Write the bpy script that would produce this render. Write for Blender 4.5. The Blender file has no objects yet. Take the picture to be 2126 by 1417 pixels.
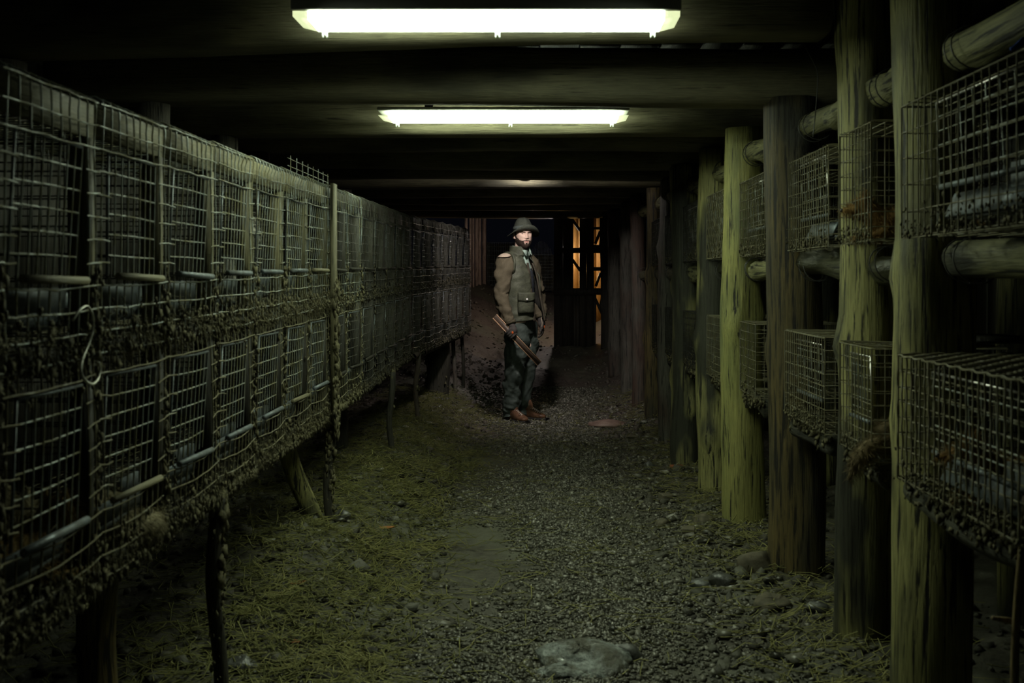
import bpy, math, random
import numpy as np
from mathutils import Vector, Matrix

# ------------------------------------------------------------------ camera, world, exposure
sc = bpy.context.scene
col = sc.collection
FPX, VPX, VPY, CZ = 2067.0, 1120.0, 580.0, 1.31      # focal length in pixels, vanishing point, eye height
cam_d = bpy.data.cameras.new('camera')
cam = bpy.data.objects.new('camera', cam_d); col.objects.link(cam)
cam.location = (0, 0, CZ); cam.rotation_euler = (math.pi/2, 0, 0)
cam_d.sensor_width = 36.0; cam_d.lens = FPX/2126*36.0
cam_d.shift_x = -(VPX-1063)/2126; cam_d.shift_y = -(708.5-VPY)/2126
cam_d.clip_start = 0.05; cam_d.clip_end = 200
cam_d.dof.use_dof = True; cam_d.dof.focus_distance = 9.2; cam_d.dof.aperture_fstop = 5.6
sc.camera = cam
w = bpy.data.worlds.new('night'); sc.world = w; w.use_nodes = True
w.node_tree.nodes['Background'].inputs[0].default_value = (0.45, 0.52, 0.85, 1)
w.node_tree.nodes['Background'].inputs[1].default_value = 0.003
vs = sc.view_settings
vs.view_transform = 'Standard'; vs.look = 'None'; vs.gamma = 1.0; vs.use_curve_mapping = False
vs.exposure = 0.0
LAMP_POWER = (29.0, 27.0, 620.0)        # radiance of the two tube fixtures, nearest first, and of the added spotlight
LAMP_TINT = ((0.86, 1.0, 0.74), (0.86, 1.0, 0.72), (1.0, 0.93, 0.88))

rnd = random.Random(7)
rng = np.random.default_rng(7)
PI = math.pi

# ------------------------------------------------------------------ helpers
def at(px, py, Y):
    return ((px-VPX)*Y/FPX, Y, CZ-(py-VPY)*Y/FPX)

ORG = {}
def org(o):
    return ORG.get(o.name, np.zeros(3)) if o is not None else np.zeros(3)

def props(o, label=None, cat=None, group=None, kind=None):
    if label: o['label'] = label
    if cat: o['category'] = cat
    if group: o['group'] = group
    if kind: o['kind'] = kind
    return o

def thing(name, loc, label, cat, group=None):
    o = bpy.data.objects.new(name, None); col.objects.link(o)
    o.location = loc; o.empty_display_size = 0.05
    ORG[o.name] = np.array(loc, float)
    return props(o, label, cat, group)

class MB:
    def __init__(s): s.v = []; s.q = []; s.t = []; s.n = 0
    def add(s, v, q=None, t=None):
        v = np.asarray(v, float)
        if q is not None and len(q): s.q.append(np.asarray(q, int)+s.n)
        if t is not None and len(t): s.t.append(np.asarray(t, int)+s.n)
        s.v.append(v); s.n += len(v)
    def box(s, lo, hi, jit=0.0):
        lo = np.array(lo, float); hi = np.array(hi, float)
        s.obox((lo+hi)/2, (hi-lo)/2, np.eye(3), jit)
    def obox(s, c, h, M=np.eye(3), jit=0.0):
        k = np.array([[x, y, z] for x in (-1, 1) for y in (-1, 1) for z in (-1, 1)], float)
        k = k*np.array(h)
        if jit: k = k + rng.uniform(-jit, jit, k.shape)
        v = np.asarray(c) + k @ np.asarray(M).T
        s.add(v, [(0, 1, 3, 2), (4, 6, 7, 5), (0, 4, 5, 1), (2, 3, 7, 6), (0, 2, 6, 4), (1, 5, 7, 3)])
    def tube(s, path, r, k=4, cap=True, ref=None, ell=None, phase=0.0):
        P = np.asarray(path, float); n = len(P)
        r = np.broadcast_to(np.asarray(r, float), (n,))
        T = np.gradient(P, axis=0); T /= np.linalg.norm(T, axis=1)[:, None]+1e-12
        if ref is None:
            m = np.abs(T).mean(0); ref = np.eye(3)[int(np.argmin(m))]
        ref = np.broadcast_to(np.asarray(ref, float), (n, 3))
        A = ref-(ref*T).sum(1)[:, None]*T; A /= np.linalg.norm(A, axis=1)[:, None]+1e-12
        B = np.cross(T, A)
        th = np.arange(k)*2*PI/k+phase
        ra = r[:, None]; rb = r[:, None] if ell is None else np.broadcast_to(np.asarray(ell, float), (n,))[:, None]
        V = P[:, None, :]+(ra*np.cos(th))[:, :, None]*A[:, None, :]+(rb*np.sin(th))[:, :, None]*B[:, None, :]
        V = V.reshape(-1, 3)
        i = np.arange(n-1)[:, None]*k; j = np.arange(k)[None, :]; j2 = (j+1) % k
        Q = np.stack([i+j, i+j2, i+k+j2, i+k+j], -1).reshape(-1, 4)
        if cap:
            if k == 4:
                Q = np.vstack([Q, [[3, 2, 1, 0]], [[(n-1)*k+x for x in range(4)]]]); s.add(V, Q)
            else:
                V = np.vstack([V, P[:1], P[-1:]]); c0 = n*k; c1 = c0+1
                t = [(c0, (x+1) % k, x) for x in range(k)]+[(c1, (n-1)*k+x, (n-1)*k+(x+1) % k) for x in range(k)]
                s.add(V, Q, t)
        else: s.add(V, Q)
    def build(s, name, mat, parent=None, smooth=False, bevel=0, label=None):
        V = np.concatenate(s.v) if s.v else np.zeros((0, 3))
        V = V-org(parent)
        me = mesh_from(name, V, s.q, s.t, smooth)
        o = bpy.data.objects.new(name, me); col.objects.link(o)
        for m in (mat if isinstance(mat, (list, tuple)) else [mat]): me.materials.append(m)
        if parent is not None: o.parent = parent
        ORG[o.name] = org(parent).copy()
        if bevel:
            b = o.modifiers.new('bevel', 'BEVEL'); b.width = bevel; b.segments = 2
        if label: o['label'] = label
        return o

def mesh_from(name, V, qs, ts, smooth):
    q = np.concatenate(qs) if len(qs) else np.zeros((0, 4), int)
    t = np.concatenate(ts) if len(ts) else np.zeros((0, 3), int)
    me = bpy.data.meshes.new(name)
    me.vertices.add(len(V)); me.vertices.foreach_set('co', np.ascontiguousarray(V, dtype=np.float32).ravel())
    loops = np.concatenate([q.ravel(), t.ravel()]).astype(np.int32)
    tot = np.concatenate([np.full(len(q), 4), np.full(len(t), 3)]).astype(np.int32)
    st = np.concatenate([[0], np.cumsum(tot)[:-1]]).astype(np.int32) if len(tot) else np.zeros(0, np.int32)
    me.loops.add(len(loops)); me.loops.foreach_set('vertex_index', loops)
    me.polygons.add(len(tot)); me.polygons.foreach_set('loop_start', st); me.polygons.foreach_set('loop_total', tot)
    me.update(calc_edges=True)
    if smooth: me.polygons.foreach_set('use_smooth', np.ones(len(tot), bool))
    return me

def remesh(mb, name, mat, parent, voxel, smooth_it=3, label=None):
    """fuse closed pieces into one continuous skin"""
    V = np.concatenate(mb.v)-org(parent)
    me = mesh_from(name, V, mb.q, mb.t, True)
    tmp = bpy.data.objects.new('tmp', me); col.objects.link(tmp)
    m = tmp.modifiers.new('r', 'REMESH'); m.mode = 'VOXEL'; m.voxel_size = voxel
    s = tmp.modifiers.new('s', 'SMOOTH'); s.iterations = smooth_it; s.factor = 0.5
    dg = bpy.context.evaluated_depsgraph_get(); dg.update()
    nm = bpy.data.meshes.new_from_object(tmp.evaluated_get(dg))
    bpy.data.objects.remove(tmp); nm.name = name
    nm.polygons.foreach_set('use_smooth', np.ones(len(nm.polygons), bool))
    nm.materials.clear()
    for x in (mat if isinstance(mat, (list, tuple)) else [mat]): nm.materials.append(x)
    o = bpy.data.objects.new(name, nm); col.objects.link(o)
    if parent is not None: o.parent = parent
    ORG[o.name] = org(parent).copy()
    if label: o['label'] = label
    return o

def hash2(ix, iy, s):
    n = (ix.astype(np.int64)*374761393+iy.astype(np.int64)*668265263+s*974634777) & 0x7fffffff
    n = ((n ^ (n >> 13))*1274126177) & 0x7fffffff
    n = n ^ (n >> 16)
    return (n & 0xffff)/65535.0
def vn(x, y, s=0):
    x = np.asarray(x, float); y = np.asarray(y, float)
    ix = np.floor(x); iy = np.floor(y); fx = x-ix; fy = y-iy
    fx = fx*fx*(3-2*fx); fy = fy*fy*(3-2*fy)
    a = hash2(ix, iy, s); b = hash2(ix+1, iy, s); c = hash2(ix, iy+1, s); d = hash2(ix+1, iy+1, s)
    return (a*(1-fx)+b*fx)*(1-fy)+(c*(1-fx)+d*fx)*fy-0.5
def sst(a, b, x):
    t = np.clip((np.asarray(x, float)-a)/(b-a), 0, 1); return t*t*(3-2*t)

def ordinal(n):
    return ['nearest', 'second', 'third', 'fourth', 'fifth', 'sixth', 'seventh', 'eighth', 'ninth', 'tenth', 'eleventh', 'twelfth', 'thirteenth',
            'fourteenth', 'fifteenth', 'sixteenth', 'seventeenth', 'eighteenth', 'nineteenth', 'twentieth', 'twenty-first', 'twenty-second', 'twenty-third', 'twenty-fourth'][n]

# ------------------------------------------------------------------ materials
def newmat(name):
    m = bpy.data.materials.new(name); m.use_nodes = True
    nt = m.node_tree; b = nt.nodes['Principled BSDF']
    return m, nt, b
def nd(nt, t, **kw):
    n = nt.nodes.new(t)
    for k, v in kw.items():
        if k in n.inputs: n.inputs[k].default_value = v
        else: setattr(n, k, v)
    return n
def ramp(nt, fac, stops):
    r = nt.nodes.new('ShaderNodeValToRGB'); e = r.color_ramp.elements
    while len(e) < len(stops): e.new(0.5)
    for i, (p, c) in enumerate(stops):
        e[i].position = p; e[i].color = (c[0], c[1], c[2], 1)
    nt.links.new(fac, r.inputs[0]); return r.outputs[0]
def coords(nt, scale, rand=True):
    tc = nt.nodes.new('ShaderNodeTexCoord'); mp = nt.nodes.new('ShaderNodeMapping')
    mp.inputs['Scale'].default_value = scale
    src = tc.outputs['Object']
    if rand:
        oi = nt.nodes.new('ShaderNodeObjectInfo'); mu = nd(nt, 'ShaderNodeMath', operation='MULTIPLY'); mu.inputs[1].default_value = 37.0
        nt.links.new(oi.outputs['Random'], mu.inputs[0]); nt.links.new(mu.outputs[0], mp.inputs['Location'])
    nt.links.new(src, mp.inputs['Vector']); return mp.outputs[0]
def noise_n(nt, vec, scale, detail=4, rough=0.6):
    n = nd(nt, 'ShaderNodeTexNoise'); n.inputs['Scale'].default_value = scale; n.inputs['Detail'].default_value = detail
    n.inputs['Roughness'].default_value = rough; nt.links.new(vec, n.inputs['Vector']); return n.outputs['Fac']
def mixc(nt, fac, a, b, mode='MIX'):
    m = nd(nt, 'ShaderNodeMix', data_type='RGBA', blend_type=mode)
    if isinstance(fac, (int, float)): m.inputs[0].default_value = fac
    else: nt.links.new(fac, m.inputs[0])
    for i, c in ((6, a), (7, b)):
        if isinstance(c, tuple): m.inputs[i].default_value = (c[0], c[1], c[2], 1)
        else: nt.links.new(c, m.inputs[i])
    return m.outputs[2]
def bump(nt, b, h, strength=0.5, dist=0.01):
    bn = nd(nt, 'ShaderNodeBump'); bn.inputs['Strength'].default_value = strength; bn.inputs['Distance'].default_value = dist
    nt.links.new(h, bn.inputs['Height']); nt.links.new(bn.outputs[0], b.inputs['Normal'])

def wood(name, light, mid, dark, stain=None, axis=2, fine=75.0, rough=0.62, bst=0.6, crack=(0.36, 0.47), st=(0.5, 0.66)):
    m, nt, b = newmat(name)
    sc3 = [1.0, 1.0, 1.0]; sc3[axis] = 0.05
    v = coords(nt, sc3)
    streak = noise_n(nt, v, fine, 5, 0.65)
    sc4 = [1.0, 1.0, 1.0]; sc4[axis] = 0.35
    v2 = coords(nt, sc4)
    patch = noise_n(nt, v2, 5.5, 4, 0.6)
    fine_n = noise_n(nt, v, fine*2.3, 3, 0.7)
    c = ramp(nt, patch, [(0.3, mid), (0.62, light)])
    if stain:
        p2 = noise_n(nt, v2, 3.1, 3, 0.6)
        c = mixc(nt, ramp(nt, p2, [(st[0], (0, 0, 0)), (st[1], (1, 1, 1))]), c, stain)
    c = mixc(nt, ramp(nt, fine_n, [(0.3, (0.55,)*3), (0.7, (0, 0, 0))]), c, dark)
    c = mixc(nt, ramp(nt, streak, [(crack[0], (1, 1, 1)), (crack[1], (0, 0, 0))]), c, dark)
    nt.links.new(c, b.inputs['Base Color']); b.inputs['Roughness'].default_value = rough
    b.inputs['Specular IOR Level'].default_value = 0.35
    mx = nd(nt, 'ShaderNodeMath', operation='ADD'); nt.links.new(streak, mx.inputs[0]); nt.links.new(fine_n, mx.inputs[1])
    bump(nt, b, mx.outputs[0], bst, 0.008)
    return m
M = {}
M['post'] = wood('mossy_log', (0.40, 0.375, 0.15), (0.22, 0.215, 0.08), (0.018, 0.017, 0.012), (0.045, 0.046, 0.032), fine=60, crack=(0.40, 0.47), st=(0.5, 0.6))
M['post_pale'] = wood('pale_mossy_log', (0.38, 0.36, 0.12), (0.28, 0.29, 0.10), (0.022, 0.021, 0.014), (0.13, 0.16, 0.08), fine=60, crack=(0.37, 0.44))
M['post_brown'] = wood('brown_log', (0.16, 0.12, 0.045), (0.07, 0.06, 0.03), (0.015, 0.013, 0.01), (0.05, 0.05, 0.04), crack=(0.42, 0.5), fine=60)
M['post_grey'] = wood('grey_log', (0.15, 0.14, 0.115), (0.085, 0.08, 0.065), (0.015, 0.014, 0.012), (0.09, 0.055, 0.04))
M['rail'] = wood('rail_log', (0.32, 0.31, 0.15), (0.18, 0.175, 0.09), (0.02, 0.019, 0.014), (0.05, 0.05, 0.035), axis=1, fine=60, crack=(0.4, 0.48))
M['rail_wet'] = wood('wet_rail_log', (0.10, 0.10, 0.055), (0.05, 0.05, 0.032), (0.01, 0.01, 0.008), None, axis=1, rough=0.35)
M['ledge'] = wood('ledge_log', (0.07, 0.068, 0.04), (0.035, 0.034, 0.022), (0.01, 0.01, 0.008), None, axis=1, rough=0.75)
M['beam'] = wood('beam_timber', (0.24, 0.22, 0.135), (0.16, 0.15, 0.095), (0.025, 0.023, 0.016), (0.07, 0.066, 0.045), axis=0, crack=(0.3, 0.4))
M['board'] = wood('cage_board', (0.26, 0.24, 0.14), (0.19, 0.175, 0.10), (0.05, 0.045, 0.03), None, axis=1, crack=(0.26, 0.36))
M['stile'] = wood('cage_stile', (0.22, 0.20, 0.11), (0.13, 0.12, 0.065), (0.03, 0.027, 0.018), None, axis=2)
M['dark_wood'] = wood('dark_wood', (0.06, 0.055, 0.04), (0.035, 0.032, 0.025), (0.01, 0.01, 0.008), None, axis=2)
M['wall'] = wood('wall_boards', (0.05, 0.045, 0.032), (0.03, 0.028, 0.02), (0.008, 0.008, 0.006), None, axis=2)
M['ceiling'] = wood('ceiling_boards', (0.05, 0.046, 0.032), (0.03, 0.028, 0.02), (0.008, 0.008, 0.006), None, axis=1)
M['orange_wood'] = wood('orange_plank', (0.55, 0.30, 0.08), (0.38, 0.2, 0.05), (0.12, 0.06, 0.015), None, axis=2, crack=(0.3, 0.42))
M['pale_wood'] = wood('pale_split_board', (0.62, 0.50, 0.44), (0.42, 0.33, 0.28), (0.08, 0.06, 0.05), None, axis=2)

def wire_mat(name, metal, dirt, amt=(0.42, 0.58), rough=0.42, metallic=0.55):
    m, nt, b = newmat(name)
    v = coords(nt, (1, 1, 1))
    n = noise_n(nt, v, 14, 4, 0.7)
    f = ramp(nt, n, [(amt[0], (0, 0, 0)), (amt[1], (1, 1, 1))])
    c = mixc(nt, f, metal, dirt); nt.links.new(c, b.inputs['Base Color'])
    mr = nd(nt, 'ShaderNodeMath', operation='MULTIPLY_ADD'); nt.links.new(f, mr.inputs[0]); mr.inputs[1].default_value = 0.45; mr.inputs[2].default_value = rough
    nt.links.new(mr.outputs[0], b.inputs['Roughness'])
    mm = nd(nt, 'ShaderNodeMath', operation='MULTIPLY_ADD'); nt.links.new(f, mm.inputs[0]); mm.inputs[1].default_value = -metallic; mm.inputs[2].default_value = metallic
    nt.links.new(mm.outputs[0], b.inputs['Metallic'])
    return m
M['wire'] = wire_mat('galvanised_wire', (0.30, 0.33, 0.31), (0.18, 0.17, 0.095))
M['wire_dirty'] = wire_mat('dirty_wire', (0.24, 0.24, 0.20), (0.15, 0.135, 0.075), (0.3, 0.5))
M['wire_shade'] = wire_mat('shaded_wire', (0.13, 0.13, 0.12), (0.06, 0.055, 0.035), (0.4, 0.6))  # darker copy of the cage wire, dimness of the farther cages in its colour
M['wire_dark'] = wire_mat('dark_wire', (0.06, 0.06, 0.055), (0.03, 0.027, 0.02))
M['wire_shiny'] = wire_mat('shiny_wire', (0.6, 0.58, 0.55), (0.25, 0.22, 0.18), (0.55, 0.75), 0.3, 0.9)
M['zinc'] = wire_mat('zinc_tray', (0.15, 0.175, 0.19), (0.06, 0.06, 0.05), (0.4, 0.7), 0.45, 0.5)

def noisy(name, c1, c2, scale, rough=0.85, bst=0.6, bdist=0.006, stretch=(1, 1, 1), spec=0.3, c3=None):
    m, nt, b = newmat(name)
    v = coords(nt, stretch)
    n = noise_n(nt, v, scale, 5, 0.65)
    c = ramp(nt, n, [(0.32, c1), (0.68, c2)])
    if c3:
        n2 = noise_n(nt, v, scale*0.17, 3, 0.6)
        c = mixc(nt, ramp(nt, n2, [(0.45, (0, 0, 0)), (0.6, (1, 1, 1))]), c, c3)
    nt.links.new(c, b.inputs['Base Color']); b.inputs['Roughness'].default_value = rough
    b.inputs['Specular IOR Level'].default_value = spec
    bump(nt, b, n, bst, bdist)
    return m
M['muck'] = noisy('dried_muck', (0.03, 0.027, 0.015), (0.16, 0.143, 0.075), 60)
M['muck_shade'] = noisy('shaded_muck', (0.016, 0.014, 0.010), (0.085, 0.075, 0.042), 60)  # same muck with the shade of the farther cages put into its colour
M['straw'] = noisy('straw', (0.14, 0.14, 0.045), (0.30, 0.28, 0.10), 9, 0.6, 0.1)
M['hay'] = noisy('mossy_hay', (0.09, 0.092, 0.028), (0.23, 0.225, 0.07), 9, 0.6, 0.1)
M['stone'] = noisy('wet_stone', (0.035, 0.035, 0.03), (0.12, 0.122, 0.112), 24, 0.32, 0.9, 0.01, spec=0.6)
M['boulder'] = noisy('wet_pale_rock', (0.10, 0.108, 0.10), (0.42, 0.46, 0.43), 42, 0.2, 1.0, 0.02, spec=0.8, c3=(0.08, 0.078, 0.055))
M['brick_dark'] = noisy('old_brick', (0.07, 0.065, 0.045), (0.14, 0.12, 0.08), 30, 0.8)
M['brick_red'] = noisy('red_shard', (0.26, 0.085, 0.035), (0.36, 0.13, 0.06), 30, 0.7)
M['slab'] = noisy('brown_slab', (0.16, 0.10, 0.08), (0.30, 0.21, 0.17), 14, 0.5)
M['leaf'] = noisy('dead_leaf', (0.26, 0.10, 0.03), (0.42, 0.20, 0.06), 30, 0.6, 0.2)
M['chip'] = noisy('pale_chip', (0.4, 0.4, 0.36), (0.55, 0.54, 0.5), 30, 0.6, 0.2)
M['stick'] = wood('stick', (0.30, 0.22, 0.10), (0.2, 0.15, 0.07), (0.06, 0.04, 0.02), None, axis=2)
M['twine'] = noisy('blue_twine', (0.01, 0.03, 0.16), (0.02, 0.06, 0.30), 60)

# gravel and soil
def soil_mat():
    m, nt, b = newmat('wet_soil')
    v = coords(nt, (1, 1, 1), False)
    n = noise_n(nt, v, 38, 6, 0.7); big = noise_n(nt, v, 1.3, 3, 0.6)
    c = ramp(nt, n, [(0.3, (0.022, 0.020, 0.014)), (0.7, (0.098, 0.090, 0.062))])
    c2 = ramp(nt, n, [(0.3, (0.045, 0.035, 0.027)), (0.7, (0.12, 0.098, 0.08))])
    sx = nd(nt, 'ShaderNodeSeparateXYZ'); nt.links.new(v, sx.inputs[0])
    mr = nd(nt, 'ShaderNodeMapRange'); mr.inputs[1].default_value = 6.0; mr.inputs[2].default_value = 8.5
    nt.links.new(sx.outputs[1], mr.inputs[0])
    c = mixc(nt, mr.outputs[0], c, c2)
    c = mixc(nt, ramp(nt, big, [(0.48, (0, 0, 0)), (0.6, (1, 1, 1))]), c, (0.095, 0.094, 0.066))
    nt.links.new(c, b.inputs['Base Color'])
    r = nd(nt, 'ShaderNodeMapRange'); r.inputs[1].default_value = 0.3; r.inputs[2].default_value = 0.7; r.inputs[3].default_value = 0.75; r.inputs[4].default_value = 0.42
    nt.links.new(big, r.inputs[0]); nt.links.new(r.outputs[0], b.inputs['Roughness'])
    bump(nt, b, n, 0.8, 0.012)
    return m
M['soil'] = soil_mat()
def gravel_mat():
    m, nt, b = newmat('gravel')
    g = nd(nt, 'ShaderNodeNewGeometry')
    c = ramp(nt, g.outputs['Random Per Island'], [(0.0, (0.028, 0.027, 0.019)), (0.55, (0.10, 0.096, 0.07)), (0.93, (0.18, 0.172, 0.138)), (1.0, (0.30, 0.29, 0.25))])
    nt.links.new(c, b.inputs['Base Color']); b.inputs['Roughness'].default_value = 0.33
    return m
M['gravel'] = gravel_mat()

def plain(name, c, rough=0.7, metallic=0.0, nscale=0, c2=None, bst=0.2, emis=None):
    m, nt, b = newmat(name)
    b.inputs['Base Color'].default_value = (*c, 1); b.inputs['Roughness'].default_value = rough; b.inputs['Metallic'].default_value = metallic
    if nscale:
        v = coords(nt, (1, 1, 1), False); n = noise_n(nt, v, nscale, 4, 0.65)
        cc = ramp(nt, n, [(0.3, c), (0.7, c2 or c)]); nt.links.new(cc, b.inputs['Base Color']); bump(nt, b, n, bst, 0.003)
    return m
def emitter(name, c, s):
    m, nt, b = newmat(name)
    b.inputs['Base Color'].default_value = (0.8, 0.8, 0.8, 1)
    b.inputs['Emission Color'].default_value = (*c, 1); b.inputs['Emission Strength'].default_value = s
    return m

# ------------------------------------------------------------------ ground
def ground(X, Y):
    X = np.asarray(X, float); Y = np.asarray(Y, float)
    left = sst(-0.5, -1.05, X)*(0.06+0.15*sst(2.8, 4.6, Y))*(1-0.25*sst(-1.3, -2.0, X))
    right = sst(0.62, 1.1, X)*(0.045+0.11*sst(6.5, 9.5, Y))+0.05*sst(1.2, 1.8, X)
    d = np.maximum(Y-9.9, 0); far = 0.17*d*d/(d+0.7)
    return left+right+np.minimum(far, 1.06)
def ground_full(X, Y):
    rough = 0.35+0.65*np.clip(sst(-0.35, -0.75, X)+sst(0.55, 0.9, X)+sst(10.0, 11.5, Y), 0, 1)
    return ground(X, Y)+rough*(0.035*vn(X*6, Y*6, 1)+0.022*vn(X*17, Y*17, 2)+0.012*vn(X*41, Y*41, 3))+0.03*vn(X*1.7, Y*1.7, 5)
xs = np.linspace(-3.2, 3.0, 260)
ys = np.concatenate([np.linspace(0.4, 12, 520), np.linspace(12.03, 24, 200)])
GX, GY = np.meshgrid(xs, ys, indexing='ij')
GZ = ground_full(GX, GY)
mb = MB(); nx, ny = GX.shape
ii = (np.arange(nx-1)[:, None]*ny+np.arange(ny-1)[None, :]).ravel()
mb.add(np.stack([GX, GY, GZ], -1).reshape(-1, 3), np.stack([ii, ii+ny, ii+ny+1, ii+1], -1))
floor = props(mb.build('floor', M['soil'], None, True), 'wet trodden soil floor with banked sides down the shed aisle', kind='structure')

def rand_rot(n):
    q = rng.normal(size=(n, 4)); q /= np.linalg.norm(q, axis=1)[:, None]
    a, b, c, d = q.T
    return np.stack([np.stack([1-2*(c*c+d*d), 2*(b*c-a*d), 2*(b*d+a*c)], -1), np.stack([2*(b*c+a*d), 1-2*(b*b+d*d), 2*(c*d-a*b)], -1), np.stack([2*(b*d-a*c), 2*(c*d+a*b), 1-2*(b*b+c*c)], -1)], 1)
CUBE = np.array([[x, y, z] for x in (-1, 1) for y in (-1, 1) for z in (-1, 1)], float)
CUBE_Q = np.array([(0, 1, 3, 2), (4, 6, 7, 5), (0, 4, 5, 1), (2, 3, 7, 6), (0, 2, 6, 4), (1, 5, 7, 3)])
def scatter_stones(mb, P, size, jit=0.42, flat=(1, 1, 0.7)):
    n = len(P); V = CUBE[None]*0.62+rng.uniform(-jit, jit, (n, 8, 3))
    V = V*rng.uniform(0.7, 1.25, (n, 1, 3))
    V = np.einsum('nij,nkj->nki', rand_rot(n), V)*np.array(flat)*size[:, None, None]+P[:, None, :]
    Q = CUBE_Q[None]+np.arange(n)[:, None, None]*8
    mb.add(V.reshape(-1, 3), Q.reshape(-1, 4))

n = 95000
gy = 2.7+(rng.random(n)**1.35)*8.3
gx = rng.normal(0.12, 0.48, n)
keep = (gx > -1.3) & (gx < 1.15)
mudpatch = np.exp(-(((gx+0.33)/0.26)**2+((gy-4.75)/0.75)**2))+0.8*np.exp(-(((gx+0.42)/0.35)**2+((gy-7.2)/0.45)**2))
dens = 0.5+vn(gx*2.2, gy*2.2, 9)*1.1+0.35*np.exp(-((gx-0.15)/0.5)**2)
keep &= (rng.random(n) < dens) & (rng.random(n) > mudpatch*1.4)
gx, gy = gx[keep], gy[keep]
size = rng.gamma(5, 0.00138, len(gx))*np.clip(0.9+0.02*gy, 0.9, 1.2); size = np.clip(size, 0.004, 0.02)
mb = MB(); scatter_stones(mb, np.stack([gx, gy, ground_full(gx, gy)+size*0.25], -1), size)
props(mb.build('gravel', M['gravel']), 'wet grey gravel scattered along the middle of the aisle', 'gravel', kind='stuff')
# clods on the banks
n = 9000
cx = np.where(rng.random(n) < 0.5, rng.uniform(-1.7, -0.45, n), rng.uniform(0.55, 1.7, n)); cy = 2.6+rng.random(n)**1.2*9.5
far = rng.random(n) < 0.18; cx = np.where(far, rng.uniform(-1.5, 1.6, n), cx); cy = np.where(far, rng.uniform(11, 18, n), cy)
size = np.clip(rng.gamma(2.2, 0.006, n), 0.005, 0.04)
mb = MB(); scatter_stones(mb, np.stack([cx, cy, ground_full(cx, cy)+size*0.1], -1), size, 0.45)
props(mb.build('soil_clods', M['soil']), 'dark crumbled soil clods on the banks beside the aisle', 'soil', kind='stuff')

n = 700
sx_ = np.where(rng.random(n) < 0.8, rng.normal(0.86, 0.16, n), rng.normal(-0.8, 0.2, n)); sy_ = 2.9+rng.random(n)*7
size = np.clip(rng.gamma(3, 0.006, n), 0.008, 0.038)
mb = MB(); scatter_stones(mb, np.stack([sx_, sy_, ground_full(sx_, sy_)+size*0.2], -1), size, 0.4, (1.1, 1.1, 0.42))
props(mb.build('slate_shards', M['gravel']), 'broken slate shards along the right edge of the gravel', 'shards', kind='stuff')

def straw(name, mat, n, fx, fy, label, lmin=0.05, lmax=0.17, lift=0.03, wid=0.0014):
    x, y = fx(n), fy(n)
    L = rng.uniform(lmin, lmax, n); a = rng.normal(0, 0.9, n)+np.where(rng.random(n) < 0.3, PI/2, 0)
    d = np.stack([np.cos(a), np.sin(a), np.zeros(n)], -1)*L[:, None]*0.5
    c = np.stack([x, y, ground_full(x, y)+rng.uniform(0.004, lift, n)], -1)
    p0 = c-d; p2 = c+d; p0[:, 2] += rng.normal(0, 0.014, n); p2[:, 2] += rng.normal(0, 0.014, n)
    for p in (p0, p2): p[:, 2] = np.maximum(p[:, 2], ground_full(p[:, 0], p[:, 1])+0.002)
    c = c+rng.normal(0, 0.012, (n, 3))*np.array([1, 1, 0.4])
    w2 = np.stack([-np.sin(a), np.cos(a), 0.6*np.ones(n)], -1)*wid
    w3 = np.stack([np.sin(a), -np.cos(a), 0.6*np.ones(n)], -1)*wid
    V = np.stack([p0-w2, p0+w2, p0+w3-w2, c-w2, c+w2, c+w3-w2, p2-w2, p2+w2, p2+w3-w2], 1).reshape(-1, 3)
    b = np.arange(n)[:, None, None]*9
    F = np.array([(0, 1, 4, 3), (1, 2, 5, 4), (2, 0, 3, 5), (3, 4, 7, 6), (4, 5, 8, 7), (5, 3, 6, 8)])[None]
    mb = MB(); mb.add(V, (F+b).reshape(-1, 4))
    return props(mb.build(name, mat), label, 'straw', kind='stuff')
straw('hay_litter', M['hay'], 9000, lambda n: rng.normal(-0.98, 0.3, n), lambda n: 2.6+rng.random(n)**1.1*7.5, 'mossy hay litter on the bank under the left cage row')
hc = np.array([(-0.72+rnd.gauss(0, 0.16), 3.0+rnd.random()*5.0) for _ in range(34)])
hi_ = rng.integers(0, 34, 2600)
straw('hay_tufts', M['straw'], 2600, lambda n: hc[hi_, 0]+rng.normal(0, 0.07, n), lambda n: hc[hi_, 1]+rng.normal(0, 0.12, n), 'tufts of yellow-green straw along the left edge of the gravel', 0.05, 0.15, 0.035, 0.0012)
straw('straw_litter', M['straw'], 3200, lambda n: rng.normal(1.05, 0.2, n), lambda n: 2.7+rng.random(n)**1.1*8, 'pale straw litter around the log posts on the right')
straw('loose_straw', M['straw'], 1300, lambda n: rng.normal(0.1, 0.6, n), lambda n: 2.8+rng.random(n)*7, 'loose straws strewn over the gravel of the aisle', 0.03, 0.2, 0.012)

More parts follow.
